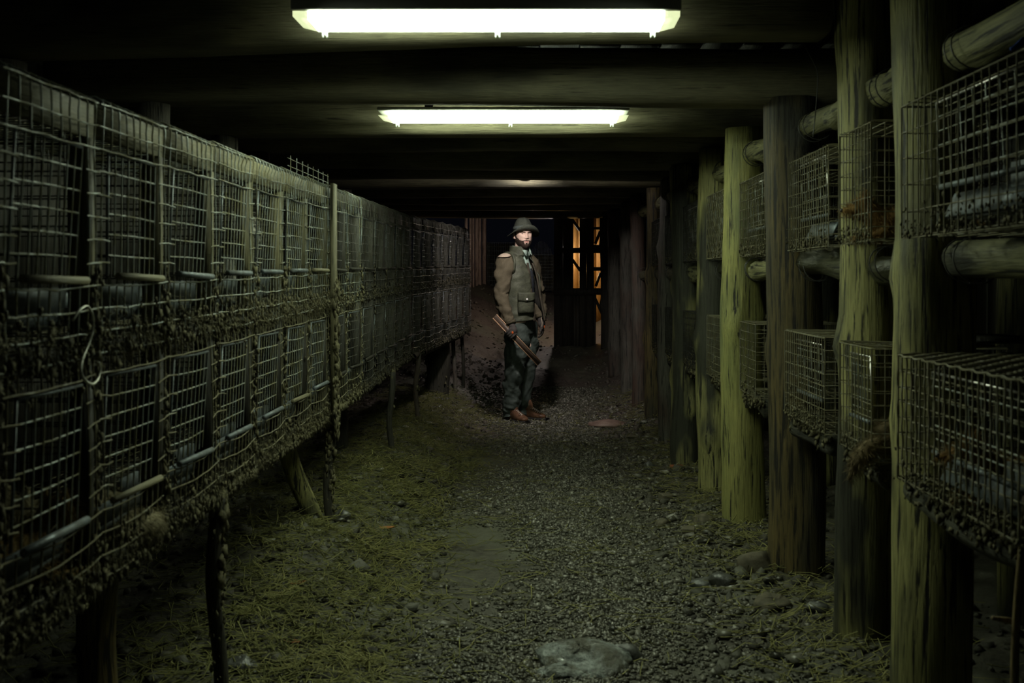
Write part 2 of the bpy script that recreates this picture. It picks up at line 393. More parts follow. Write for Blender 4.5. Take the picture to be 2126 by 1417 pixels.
# ------------------------------------------------------------------ ceiling, beams, walls
BEAM_Y = [3.62, 4.42, 5.40, 6.12, 6.98, 7.83, 8.7, 9.6, 10.5, 11.4, 12.9]
def log_rings(P0, P1, r0, r1, seed, n=14, k=16, wob=0.012, rn=0.05, knots=0, square=0.0):
    P0 = np.array(P0, float); P1 = np.array(P1, float)
    t = np.linspace(0, 1, n); L = np.linalg.norm(P1-P0); T = (P1-P0)/L
    ref = np.eye(3)[int(np.argmin(np.abs(T)))]; A = ref-(ref@T)*T; A /= np.linalg.norm(A); B = np.cross(T, A)
    th = np.arange(k)*2*PI/k
    R = (r0+(r1-r0)*t)[:, None]*np.ones((1, k))
    u = t*L
    R *= 1+rn*2*vn(np.cos(th)[None]*1.6+seed*7.1+u[:, None]*1.2, np.sin(th)[None]*1.6+u[:, None]*2.2, seed)+rn*1.2*vn(np.cos(th)[None]*4+seed, np.sin(th)[None]*4+u[:, None]*6, seed+50)
    r2 = random.Random(seed)
    for _ in range(knots):
        ku = r2.uniform(0.05, 0.95)*L; ka = r2.uniform(0, 2*PI); kh = r2.uniform(0.012, 0.03)
        da = np.angle(np.exp(1j*(th-ka)))[None]; R += kh*np.exp(-(da/0.45)**2-((u[:, None]-ku)/0.06)**2)
    if square:
        sq = 1/np.maximum(np.abs(np.cos(th)), np.abs(np.sin(th))); R *= (1-square)+square*np.minimum(sq, 1.3)
    cx = wob*np.sin(t*PI*r2.uniform(0.8, 2)+r2.uniform(0, 6)); cy = wob*np.sin(t*PI*r2.uniform(0.8, 2)+r2.uniform(0, 6))
    C = P0+T*u[:, None]+cx[:, None]*A+cy[:, None]*B
    V = C[:, None]+(R*np.cos(th))[..., None]*A+(R*np.sin(th))[..., None]*B
    return V, C
def log(mb, P0, P1, r0, r1=None, seed=1, **kw):
    V, C = log_rings(P0, P1, r0, r1 if r1 else r0, seed, **kw)
    n, k = V.shape[:2]
    i = np.arange(n-1)[:, None]*k; j = np.arange(k)[None]; j2 = (j+1) % k
    Q = np.stack([i+j, i+j2, i+k+j2, i+k+j], -1).reshape(-1, 4)
    VV = np.vstack([V.reshape(-1, 3), C[:1], C[-1:]]); c0 = n*k
    t = [(c0, (x+1) % k, x) for x in range(k)]+[(c0+1, (n-1)*k+x, (n-1)*k+(x+1) % k) for x in range(k)]
    mb.add(VV, Q, t)

mb = MB()
for i, x in enumerate(np.arange(-2.7, 2.7, 0.18)):
    mb.box((x+0.004, 0.2, 2.345+rnd.uniform(0, 0.006)), (x+0.176, 13.3, 2.375))
ceiling = props(mb.build('ceiling', M['ceiling']), 'dark boarded ceiling above the log beams', kind='structure')
for i, y in enumerate(BEAM_Y):
    mb = MB(); zb = 2.09 if i else 2.10
    zl, zr = (zb+0.01, zb+0.085) if i == 0 else (zb+rnd.uniform(-0.015, 0.015), zb+rnd.uniform(-0.015, 0.015))
    log(mb, (-2.15, y, zl+0.125), (1.03 if i == 0 else 1.42, y, zr+0.125), 0.118, 0.122, seed=100+i, n=26, k=20, wob=0.008, rn=0.02, square=0.75)
    mb.build('beam', M['beam'], ceiling, False)
for nm, x, lab in (('wall_left', -2.45, 'dark plank wall far behind the left cage row'), ('wall_right', 2.35, 'dark plank wall far behind the right cages')):
    mb = MB()
    for j, y in enumerate(np.arange(0.0, 13.2, 0.2)):
        o = rnd.uniform(0, 0.012); mb.box((x-0.02+o, y+0.003, -0.1), (x+0.02+o, y+0.197, 2.4))
    props(mb.build(nm, M['wall']), lab, kind='structure')

# ------------------------------------------------------------------ tube light fixtures
def fixture(idx, x0, x1, y0, y1, z, label, strip=False, side=0.026):
    c = ((x0+x1)/2, (y0+y1)/2, z+0.09)
    t = thing('tube_light', c, label, 'light', 'ceiling tube light fixtures')
    lit = emitter('tube_diffuser', LAMP_TINT[idx], LAMP_POWER[idx]); end = emitter('diffuser_end', (0.9, 1.0, 0.55), 0.9)
    house = plain('fixture_housing', (0.35, 0.36, 0.33), 0.5)
    mb = MB(); zh = (z+0.034, z+0.052) if strip else (z+side+0.003, z+0.1)
    mb.box((x0, y0-0.004, zh[0]), (x1, y1+0.004, zh[1])); mb.build('housing', house, t, bevel=0.006)
    mb = MB(); e = 0.055
    V = [(x0+e, y0+0.004, z), (x1-e, y0+0.004, z), (x1-e, y1-0.004, z), (x0+e, y1-0.004, z), (x0+e, y0+0.004, z+side), (x1-e, y0+0.004, z+side), (x1-e, y1-0.004, z+side), (x0+e, y1-0.004, z+side)]
    mb.add(V, [(0, 3, 2, 1), (4, 5, 6, 7), (0, 1, 5, 4), (1, 2, 6, 5), (2, 3, 7, 6), (3, 0, 4, 7)]); mb.build('diffuser', lit, t)
    for sx, xe in ((-1, x0+e), (1, x1-e)):
        mb = MB(); xo = xe+sx*(e-0.004)
        V = [(xe, y0+0.002, z), (xo, y0+0.01, z+0.012), (xo, y1-0.01, z+0.012), (xe, y1-0.002, z), (xe, y0+0.002, z+side), (xo, y0+0.01, z+side+0.004), (xo, y1-0.01, z+side+0.004), (xe, y1-0.002, z+side)]
        F = [(0, 3, 2, 1), (4, 5, 6, 7), (0, 1, 5, 4), (1, 2, 6, 5), (2, 3, 7, 6), (3, 0, 4, 7)]
        if sx < 0: F = [f[::-1] for f in F]
        mb.add(V, F); mb.build('end_cap', end, t)
    for xx in (x0+0.075, (x0+x1)/2+0.03, x1-0.075):
        mb = MB()
        mb.box((xx-0.009, y1-0.004, z-0.018), (xx-0.004, y1+0.014, z+0.012)); mb.box((xx+0.004, y1-0.004, z-0.018), (xx+0.009, y1+0.014, z+0.012)); mb.box((xx-0.009, y1+0.008, z-0.01), (xx+0.009, y1+0.014, z+0.012))
        mb.build('clip', plain('clear_clip', (0.5, 0.55, 0.5), 0.3), t)
    if strip:
        for a, b2, h in ((0.2, 0.62, 0.010), (0.63, 0.75, 0.006), (0.76, 0.97, 0.010)):
            xa, xb = x0+(x1-x0)*a, x0+(x1-x0)*b2
            mb = MB(); mb.tube([(xa, y0+0.006, z+0.022), ((xa*3+xb)/4, y0+0.004, z+0.023), ((xa+xb)/2, y0+0.004, z+0.023), ((xa+3*xb)/4, y0+0.004, z+0.023), (xb, y0+0.006, z+0.022)], [0.002, h*0.6, h*0.6, h*0.6, 0.002], 6)
            mb.build('loose_tube', lit, t)
    for xx in (x0+0.25, x1-0.25):
        mb = MB(); ztop = 2.36
        mb.box((xx-0.02, (y0+y1)/2-0.015, zh[1]-0.004), (xx+0.02, (y0+y1)/2+0.015, ztop)); mb.build('hanger', M['dark_wood'], t)
    return t
fixture(0, -0.81, 0.463, 3.24, 3.41, 2.157, 'long white tube light nearest the camera, hanging before the first beam')
fixture(1, -0.816, 0.453, 5.0, 5.2, 2.125, 'smaller-looking tube light deeper in the shed with a loose upper tube', True, 0.008)
# added unseen spotlight between the far beams, its deep shade turned towards the man
t = thing('added_spot_lamp', (-0.12, 8.2, 2.25), 'added unseen reflector lamp between the far beams, put in to light the man', 'lamp')
rl_c = np.array([-0.12, 8.10, 2.255]); rl_d = np.array([-0.03, 0.98, -1.06]); rl_d /= np.linalg.norm(rl_d)
mb = MB(); mb.tube([rl_c-rl_d*0.06, rl_c-rl_d*0.02, rl_c+rl_d*0.005, rl_c+rl_d*0.06, rl_c+rl_d*0.115], [0.025, 0.055, 0.076, 0.082, 0.088], 24, False)
o = mb.build('shade', plain('dark_enamel', (0.03, 0.03, 0.03), 0.5), t, True); so = o.modifiers.new('thick', 'SOLIDIFY'); so.thickness = 0.003
mb = MB(); mb.tube([rl_c-rl_d*0.01, rl_c+rl_d*0.002], [0.07, 0.07], 20); mb.build('lens', emitter('added_spot', LAMP_TINT[2], LAMP_POWER[2]), t)
mb = MB(); mb.tube([rl_c-rl_d*0.06, rl_c-rl_d*0.09+(0, 0, 0.02), (-0.12, 8.04, 2.352)], 0.008, 6); mb.build('hanger', M['dark_wood'], t)

# ------------------------------------------------------------------ log posts on the right
RP = [  # (left edge px, Y, radius, material, base z)
    (1857, 2.96, 0.113, 'post', 0.0), (1738, 3.52, 0.098, 'post', 0.0), (1597, 4.37, 0.118, 'post_brown', 0.03), (1501, 5.24, 0.107, 'post_pale', 0.05),
    (1450, 6.06, 0.10, 'post', 0.05), (1396, 6.92, 0.10, 'post', 0.06), (1366, 7.77, 0.07, 'post_grey', 0.09), (1341, 8.62, 0.085, 'post_brown', 0.12),
    (1311, 9.5, 0.075, 'post_grey', 0.15), (1287, 10.4, 0.09, 'post_grey', 0.2), (1262, 11.35, 0.085, 'post_grey', 0.3), (1247, 12.75, 0.09, 'dark_wood', 0.42)]
PLAB = ['thick mossy log post nearest the camera at the right edge, behind the top right cage', 'mossy log post with dark stripes and a tuft of fur, second from the camera',
        'dark brown stained log post, third from the camera on the right', 'bright yellow-green log post, the palest on the right',
        'olive log post just behind the bright yellow-green one', 'olive log post, sixth from the camera on the right', 'slim grey log post, seventh from the camera on the right',
        'brown log post, eighth from the camera on the right', 'bluish grey log post, ninth from the camera on the right', 'grey log post, tenth from the camera on the right',
        'grey log post, eleventh from the camera on the right', 'dark log post at the far end of the right row beside the partition']
POSTS = []
for i, (pl, y, r, mt, bz) in enumerate(RP):
    X = (pl-VPX)*y/FPX+r
    base = float(ground(X, y))-0.06
    mb = MB(); log(mb, (X, y, base), (X+rnd.uniform(-0.015, 0.015), y, 2.34 if i < 2 else 2.10), r*1.04, r*0.96, seed=300+i, n=40, k=26, wob=0.010, rn=0.055, knots=5)
    props(mb.build('log_post', M[mt], None, True), PLAB[i], 'post', 'log posts of the right row')
    POSTS.append((X, y, r))
# posts behind the right cages
for i in range(0, 9):
    X, y, r = POSTS[i]; xb = 1.72+rnd.uniform(-0.04, 0.04)
    mb = MB(); log(mb, (xb, y, float(ground(xb, y))-0.06), (xb, y, 2.34), 0.09, 0.085, seed=340+i, n=20, k=16)
    props(mb.build('back_post', M['post' if i < 5 else 'dark_wood'], None, True), f'dim log post at the back of the right cages, {ordinal(i)} from the camera', 'post', 'log posts behind the right cages')
# posts behind the left cages
for i, y in enumerate(BEAM_Y[:8]):
    xb = -1.72 if i > 0 else -1.95
    mb = MB(); log(mb, (xb, y, float(ground(xb, y))-0.06), (xb, y, 2.10), 0.075, 0.07, seed=360+i, n=20, k=16)
    props(mb.build('back_post', M['post_grey'], None, True), f'dim log post behind the left cage row, {ordinal(i)} from the camera', 'post', 'log posts behind the left cages')

# rails between the right posts
for i in range(-1, 8):
    Xf, yf, rf = POSTS[i+1]
    if i >= 0: Xn, yn, rn_ = POSTS[i]
    else: Xn, yn, rn_ = 1.2, 1.5, 0.1
    yn2, yf2 = yn+rn_*0.6, yf-rf*0.9
    for tier, (zz, rr, mt) in enumerate(((1.95, 0.053, 'rail'), (1.362, 0.047, 'rail' if i in (-1, 2, 4) else 'rail_wet'))):
        r = rr*rnd.uniform(0.92, 1.06); xa, xb = Xn+0.03, Xf+0.03; xo = (xa+xb)/2
        if tier == 1 and i == -1: r = 0.052
        mb = MB(); log(mb, (xa, yn2, zz+rnd.uniform(-.015, .015)), (xb, yf2, zz+rnd.uniform(-.015, .015)), r, r*rnd.uniform(0.9, 1.05), seed=400+i*2+tier, n=24, k=18, rn=0.09, knots=4)
        which = 'upper' if tier == 0 else 'lower'
        t = thing('rail_log', (xo, (yn2+yf2)/2, zz), f'{ordinal(i+1)} {which} rail log from the camera, lying between the right posts', 'log', f'{which} rail logs between the right posts')
        mb.build('log', M[mt], t, True)
        # binding wire turns
        for q in range(2):
            yy = yf2-0.05-0.05*q-rnd.uniform(0, 0.03); mb = MB(); th = np.linspace(0, 2*PI, 17)
            mb.tube(np.stack([xb+(r+0.012)*np.cos(th), yy+0.02*np.sin(th), zz+(r+0.012)*np.sin(th)], -1), 0.0022, 4, False); mb.build('binding_wire', M['wire_dark'], t)

# ------------------------------------------------------------------ left cage row
def lx(Y): return -0.97+0.08*max(0.0, Y-7.4)
def lzt(Y): return 1.665+0.0155*Y
def lzb(Y): return 0.605+0.0175*Y
def lzm(Y): return lzb(Y)+0.47*(lzt(Y)-lzb(Y))
def clumps(mb, P, size, stretch):
    n = len(P); V = CUBE[None]*0.6+rng.uniform(-0.5, 0.5, (n, 8, 3))
    V = np.einsum('nij,nkj->nki', rand_rot(n), V)*np.array(stretch)*size[:, None, None]+P[:, None, :]
    mb.add(V.reshape(-1, 3), (CUBE_Q[None]+np.arange(n)[:, None, None]*8).reshape(-1, 4))
def wisps(mb, P, L, down=0.5, r=0.0011):
    for p in P:
        d = rng.normal(0, 1, 3); d[2] -= down*2; d[0] = abs(d[0])*0.5; d /= np.linalg.norm(d)
        q = rng.normal(0, 0.35, 3)
        mb.tube([p, p+d*L*0.5+q*L*0.2, p+d*L+q*L*0.5], [r, r, r*0.4], 3, False)

def left_cage(y0, y1, upper, idx, seg, ncol):
    yc = (y0+y1)/2; X = lx(yc); near = yc < 4.8; k = 4 if yc < 3.4 else 3
    sl = 0.08 if yc > 7.4 else 0.0
    def xf(y): return X+sl*(y-yc)
    zt, zb, zm = lzt(yc), lzb(yc), lzm(yc)
    lo, hi = (zm, zt) if upper else (zb, zm)
    floor_z = lo+0.02
    lip = lo+0.175 if upper else lo+0.165
    tier = 'upper' if upper else 'lower'
    t = thing('wire_cage', (X-0.3, yc, lo), LCAGE[(upper, idx)] if (upper, idx) in LCAGE else f'wire cage, {ordinal(idx)} from the camera in the {tier} tier of the left row', 'cage', f'{tier} cages of the left row')
    r = 0.0022 if near else 0.0017
    blk2 = yc > 4.6; farb = yc > 7.4  # farther blocks get darker wood, wire and muck, painting in their dimness
    seedp = rnd.uniform(0, 9)
    bul = 0.004 if upper else 0.012
    def px(y, z): return xf(y)+bul*math.sin((z-lo)/(hi-lo)*PI)*math.sin((y-y0)/(y1-y0)*PI)+0.004*math.sin(y*9+z*7+seedp)
    # front mesh, bent over the top edge, open where the door hangs
    d0, d1 = y0+0.055, y1-0.075; dz0, dz1 = lip, hi-0.105 if upper else hi-0.05
    mb = MB(); nv = 10; seg_n = 7 if near else 4
    for i in range(nv):
        y = y0+(i+0.5)*(y1-y0)/nv; zlo = lo-(0.0 if upper else 0.02); jy = rnd.gauss(0, 0.0018)
        spans = [(zlo, dz0-0.004), (dz1+0.006, hi)] if d0 < y < d1 else [(zlo, hi)]
        for q, (za, zb_) in enumerate(spans):
            p = [(px(y, z), y+jy, z) for z in np.linspace(za, zb_, seg_n if len(spans) == 1 else 4)]
            if upper and q == len(spans)-1:
                p = p[:-1]+[(X+0.004, y, hi-0.012), (X, y, hi+0.004), (X-0.016, y, hi+0.013), (X-0.04, y, hi+0.010), (X-0.3, y, hi-0.004), (X-0.6, y, hi)]
            mb.tube(p, r, k, False)
    mbh = MB() if farb else mb
    nh = int((hi-lo)/0.05)
    for j in range(nh+1):
        z = lo+0.008+j*0.05
        if z > hi: break
        sag = (0.004 if upper else 0.010)*(1.0 if j < nh else 0.3)
        for ya, yb in ([(y0, d0), (d1, y1)] if dz0 < z < dz1 else [(y0, y1)]):
            yy = np.linspace(ya, yb, max(3, int((yb-ya)/(y1-y0)*(9 if near else 6))))
            mbh.tube([(px(y, z)+0.003, y, z-sag*math.sin((y-y0)/(y1-y0)*PI)+0.0155*(y-yc)+rnd.gauss(0, 0.0012)) for y in yy], r*1.05, k, False)
    mb.build('front_mesh', M['wire_shade' if yc > 5.5 else 'wire' if upper else 'wire_dirty'], t)
    if farb: mbh.build('cross_wires', M['wire_shiny'], t)  # far cross wires split off in a brighter material to paint in glints
    if upper:
        mb = MB()
        for xx in np.arange(0.05, 0.6, 0.07): mb.tube([(X-xx, y0, hi+0.003), (X-xx, y1, hi+0.003)], r, 3, False)
        mb.build('roof_mesh', M['wire_shade' if blk2 else 'wire_dirty'], t)
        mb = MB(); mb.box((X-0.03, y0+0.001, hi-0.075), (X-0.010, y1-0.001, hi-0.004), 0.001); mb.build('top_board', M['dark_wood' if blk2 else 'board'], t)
    # stile at the far side
    mb = MB(); sw = 0.028
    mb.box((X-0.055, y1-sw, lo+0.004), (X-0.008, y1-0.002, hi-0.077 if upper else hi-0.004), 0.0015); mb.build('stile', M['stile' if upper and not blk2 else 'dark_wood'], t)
    mb = MB(); mb.box((X-0.045, y0+0.03, lo+0.004), (X-0.015, y1-sw-0.003, lo+0.028), 0.001); mb.build('sill', M['dark_wood'], t)
    # hanging door, its foot swung a little inwards
    tilt = rnd.uniform(0.003, 0.02); skew = rnd.uniform(-0.008, 0.016)
    def dp(s, u): return (px(d0+(d1-d0)*s, dz1)-0.004-tilt*(1-u), d0+(d1-d0)*s+skew*(1-u), dz0+(dz1-dz0)*u)
    mb = MB()
    for i in range(9):
        s = i/8; mb.tube([dp(s, u) for u in (0, 0.35, 0.7, 1)], r*1.05, k, False)
    nr_ = max(2, round((dz1-dz0)/0.05))
    for j in range(1, nr_): mb.tube([dp(s, j/nr_+rnd.gauss(0, 0.004)) for s in (0, 0.5, 1)], r*1.05, k, False)
    door = mb.build('door', M['wire_shade' if blk2 else 'wire'], t)
    mb = MB(); mb.tube([dp(0, 1), dp(0.5, 1), dp(1, 1)], 0.0036, 5); mb.tube([dp(0, 0), dp(0, 1)], 0.0032, 5); mb.build('door_frame', M['zinc'], door)
    mb = MB(); a, b = np.array(dp(0, 0)), np.array(dp(0.97, 0)); b[2] += rnd.uniform(-0.008, 0.004); a[0] += 0.02+tilt*0.6; b[0] += 0.02+tilt*0.6
    lr = 0.0085 if near else 0.007
    mb.tube([a, (a+b)/2, b], lr, 8); mb.build('door_lip', M['dark_wood' if blk2 else 'zinc' if rnd.random() < 0.5 else 'board'], door)
    # zinc feed tray under the door lip
    mb = MB(); tb = lip-0.02; tx = X-0.035
    prof = [(tx, tb), (tx-0.004, tb-0.05), (tx-0.03, tb-0.088), (tx-0.09, tb-0.088), (tx-0.11, tb-0.02)]
    for (xa, za), (xb, zb2) in zip(prof[:-1], prof[1:]):
        V = [(xa, d0, za), (xb, d0, zb2), (xb, d1, zb2), (xa, d1, za)]; V += [(p[0]-0.003, p[1], p[2]+0.002) for p in V]
        mb.add(V, [(0, 1, 2, 3), (7, 6, 5, 4), (0, 4, 5, 1), (1, 5, 6, 2), (2, 6, 7, 3), (3, 7, 4, 0)])
    mb.build('feed_tray', M['zinc'], t)
    # floor and divider mesh, back panel
    mb = MB()
    for xx in np.arange(0.03, 0.6, 0.045): mb.tube([(X-xx, y0+0.005, floor_z), (X-xx, y1-0.005, floor_z)], r, 3, False)
    for yy in np.arange(y0+0.04, y1, 0.08): mb.tube([(X-0.02, yy, floor_z-0.003), (X-0.6, yy, floor_z-0.003)], r, 3, False)
    mb.build('floor_mesh', M['wire_dirty'], t)
    mb = MB()
    for xx in np.arange(0.08, 0.6, 0.06): mb.tube([(X-xx, y1-0.012, lo+0.01), (X-xx, y1-0.012, hi-0.01)], r, 3, False)
    for z in np.arange(lo+0.05, hi, 0.06): mb.tube([(X-0.05, y1-0.014, z), (X-0.6, y1-0.014, z)], r, 3, False)
    mb.build('divider_mesh', M['wire_dark'], t)  # divider wires coloured dark to paint in the shade inside the cage
    mb = MB(); mb.box((X-0.63, y0+0.002, lo+0.004), (X-0.605, y1-0.002, hi-0.004)); mb.build('back_panel', M['dark_wood'], t)
    # dried muck and hair caught in the wires
    mb = MB(); n = 300 if near else 160
    y = rng.uniform(y0+0.005, y1-0.005, n)
    if upper: z = lo+np.abs(rng.normal(0, 0.045, n))*1.0
    else: z = lo+np.abs(rng.normal(0, 0.05, n))-0.022
    gi = rng.random(n) < 0.6
    cell = (y1-y0)/10; y = np.where(gi, y0+(np.round((y-y0)/cell-0.5)+0.5)*cell, y)
    P = np.stack([X+sl*(y-yc)+rng.normal(0.004, 0.006, n), y, z+0.0155*(y-yc)], -1)
    clumps(mb, P, np.clip(rng.gamma(2.0, 0.002 if upper else 0.0025, n), 0.0015, 0.012), (0.5, 0.8, 1.25))
    m2 = n//3; P = np.stack([X+rng.normal(0.004, 0.004, m2), y1-0.012+rng.normal(0, 0.009, m2), rng.uniform(lo, lo+(hi-lo)*(0.35 if upper else 1), m2)], -1)
    clumps(mb, P, np.clip(rng.gamma(2.0, 0.0025, m2), 0.0015, 0.012), (0.5, 0.7, 1.5))
    if not upper:
        m3 = n//2; P = np.stack([X-rng.random(m3)*0.05+0.004, rng.uniform(y0, y1, m3), hi-np.abs(rng.normal(0, 0.035, m3))], -1)
        clumps(mb, P, np.clip(rng.gamma(2.0, 0.0026, m3), 0.0015, 0.013), (0.5, 0.9, 1.1))
    if near:
        P = np.stack([np.full(150, X+0.004), rng.uniform(y0, y1, 150), (lo+np.abs(rng.normal(0, 0.06, 150)))], -1); wisps(mb, P, 0.04, r=0.0008)
    mk = mb.build('muck', M['muck_shade' if yc > 5.4 else 'muck'], t); mk['kind'] = 'stuff'
    if not upper:   # muck soaked bottom ledge
        mb = MB(); V, C = log_rings((X-0.022, y0, lo-0.008-0.0155*(yc-y0)), (X-0.022, y1, lo-0.008+0.0155*(y1-yc)), 0.026, 0.026, 600+idx, n=16, k=10, wob=0.006, rn=0.35)
        nn, kk = V.shape[:2]; i = np.arange(nn-1)[:, None]*kk; j = np.arange(kk)[None]; j2 = (j+1) % kk
        mb.add(V.reshape(-1, 3), np.stack([i+j, i+j2, i+kk+j2, i+kk+j], -1).reshape(-1, 4)); mb.build('muck_ledge', M['muck_shade' if yc > 5.4 else 'muck'], t, True)
    return t
LCAGE = {(True, 1): 'upper left wire cage at the left edge of the picture, above the wire hook',
         (False, 1): 'lower left wire cage at the left edge with a tawny animal lying inside',
         (False, 2): 'lower left wire cage with a pale curled animal, second tier below the wire hook'}
edges = [1.39+0.4*i for i in range(9)]
e = edges[-1]
while e < 10.2: e += 0.42; edges.append(e)
for i in range(len(edges)-1):
    for up in (True, False): left_cage(edges[i], edges[i+1], up, i, 0, len(edges)-1)

# corner post of the second block and a stray mesh sheet on the roof
t = thing('corner_board', (-0.96, 4.61, lzb(4.6)-0.02), 'upright pale corner board crusted with muck where the left cage blocks meet', 'board')
mb = MB(); mb.box((-0.958, 4.565, lzb(4.6)-0.02), (-0.942, 4.64, lzt(4.6)+0.015), 0.002); mb.build('board', M['stile'], t)
mb = MB(); n = 420; z = lzb(4.6)-0.1+rng.random(n)**1.2*0.72
clumps(mb, np.stack([-0.938+rng.normal(0, 0.003, n), 4.60+rng.normal(0, 0.022, n), z], -1), np.clip(rng.gamma(2.5, 0.004, n), 0.003, 0.02), (0.5, 0.8, 1.6))
o = mb.build('muck', M['muck'], t); o['kind'] = 'stuff'
mb = MB()
for y in np.arange(4.0, 4.75, 0.1): mb.tube([(-1.0, y, lzt(4.4)+0.005), (-1.0, y, lzt(4.4)+0.075)], 0.0018, 4, False)
for z in (0.03, 0.06): mb.tube([(-1.0, 3.95, lzt(4.4)+z), (-1.0, 4.72, lzt(4.4)+z+0.004)], 0.0018, 4, False)
props(mb.build('wire_offcut', M['wire']), 'upright strip of wire mesh left on the roof of the left cages', 'wire mesh')

# base timbers carrying the row
for i, (a, b) in enumerate(((1.4, 4.58), (4.62, 7.4), (7.45, 10.5))):
    for j, dx in enumerate((0.10, 0.52)):
        mb = MB(); mb.tube([(lx(a)-dx, a, lzb(a)-0.045), (lx((a+b)/2)-dx, (a+b)/2, lzb((a+b)/2)-0.045), (lx(b)-dx, b, lzb(b)-0.045)], 0.045, 4, phase=PI/4)
        props(mb.build('base_timber', M['dark_wood']), f'{("nearest", "middle", "farthest")[i]} {("front", "rear")[j]} timber under the left cage row', 'timber', 'timbers under the left cages')

# legs under the row
def leg(name, p0, p1, r, mat, label, square=0.0, cat='leg', muck=0, **kw):
    t = thing(name, p0, label, cat, 'supports of the left cage row')
    mb = MB(); log(mb, p0, p1, r, seed=int(abs(p0[0]*1000+p0[1]*77)) % 900, square=square, n=18, k=12, **kw); mb.build('upright', M[mat], t, square == 0)
    if muck:
        mb = MB(); n = muck; s = rng.random(n)**1.8; P = np.array(p1)+(np.array(p0)-np.array(p1))*s[:, None]; a = rng.uniform(0, 2*PI, n)
        P = P+np.stack([np.cos(a)*r, np.sin(a)*r, np.zeros(n)], -1)
        clumps(mb, P, np.clip(rng.gamma(2.5, 0.0045, n), 0.003, 0.024)*(1-0.6*s), (0.7, 0.7, 1.6)); o = mb.build('muck', M['muck'], t); o['kind'] = 'stuff'
    return t
def gz(x, y): return float(ground(x, y))-0.04
def leg_at(px, y, r, mat, label, dx=0.0, muck=0, sq=0.6, lean=0.0):
    X = (px-VPX)*y/FPX+dx
    return leg('cage_leg', (X+lean, y, gz(X+lean, y)), (X, y, lzb(y)-0.01), r, mat, label, sq, muck=muck)
leg_at(452, 3.02, 0.020, 'dark_wood', 'slim muck-caked leg nearest the camera under the left cages', muck=160)
leg_at(685, 4.63, 0.019, 'dark_wood', 'slim muck-caked leg below the corner board of the left cages', muck=220)
leg_at(812, 6.50, 0.019, 'dark_wood', 'third slim leg from the camera under the left cages', muck=40)
leg_at(866, 7.85, 0.019, 'post_grey', 'fourth slim leg from the camera under the left cages', muck=40)
leg_at(943, 10.2, 0.020, 'post_grey', 'fifth slim leg under the far end of the left cages')
leg_at(960, 10.55, 0.018, 'dark_wood', 'slim dark leg at the very end of the left cages')
X = (205-VPX)*2.75/FPX
leg('prop_log', (X, 2.75, gz(X, 2.75)), (X, 2.75, lzb(2.75)-0.01), 0.052, 'post_brown', 'thick dark log leg nearest the camera under the left cages')
leg('prop_log', (-1.055, 4.64, gz(-1.055, 4.64)), (-1.20, 4.58, lzb(4.6)-0.02), 0.042, 'post', 'short leaning log propped under the left cages')
leg('prop_log', (-1.30, 6.4, gz(-1.3, 6.4)), (-1.30, 6.4, lzb(6.4)-0.02), 0.06, 'dark_wood', 'dark log leg under the middle of the left cages')
leg('prop_log', (-0.99, 9.6, gz(-0.99, 9.6)), (-0.99, 9.6, lzb(9.6)-0.02), 0.11, 'dark_wood', 'broad rotten stump under the far end of the left cages', muck=150, rn=0.16)

# S-shaped wire hook hanging on the near cage
pts = [(150, 665), (158, 645), (175, 632), (192, 650), (199, 680), (190, 715), (172, 745), (163, 772), (172, 792), (190, 799), (207, 788), (215, 765), (208, 752)]
P = np.array([at(x, y, FPX*0.943/(VPX-x)) for x, y in pts]); P[:, 0] = -0.943+0.006*np.sin(np.arange(len(P)))
tt = np.linspace(0, len(P)-1, 60); C = np.stack([np.interp(tt, np.arange(len(P)), P[:, i]) for i in range(3)], -1)
for _ in range(3): C[1:-1] = (C[:-2]+2*C[1:-1]+C[2:])/4
mb = MB(); mb.tube(C, 0.0028, 6); props(mb.build('wire_hook', wire_mat('bright_wire', (0.5, 0.5, 0.44), (0.3, 0.28, 0.2), (0.6, 0.8)), None, True), 'bright S-shaped wire hook hanging on the left cages', 'hook')

# ------------------------------------------------------------------ right cages
def grid_face(mb, O, U, V, lu, lv, su, sv, r, k=3, crimp=0.0, skip=None, jit=0.0015):
    """wires of one mesh face: O corner, U, V unit axes"""
    O, U, V = (np.array(a, float) for a in (O, U, V)); N = np.cross(U, V)
    nu, nv = max(1, round(lu/su)), max(1, round(lv/sv))
    for i in range(nu+1):
        u = lu*i/nu; m = 4*nv+1 if crimp else 4
        s = np.linspace(0, lv, m); w_ = crimp*np.sin(s/(lv/nv)*PI+i*PI) if crimp else np.zeros(m)
        mb.tube(O+U*(u+rnd.gauss(0, jit))+V*s[:, None]+(N*0.6+U*0.8)*w_[:, None], r, k, False)
    for j in range(nv+1):
        v = lv*j/nv; m = 4*nu+1 if crimp else 5
        s = np.linspace(0, lu, m); w_ = crimp*0.6*np.sin(s/(lu/nu)*PI+j*PI) if crimp else 0.003*np.sin(s/lu*PI*2+j)
        mb.tube(O+V*(v+rnd.gauss(0, jit))+U*s[:, None]+N*w_[:, None]+N*r*1.6, r, k, False)
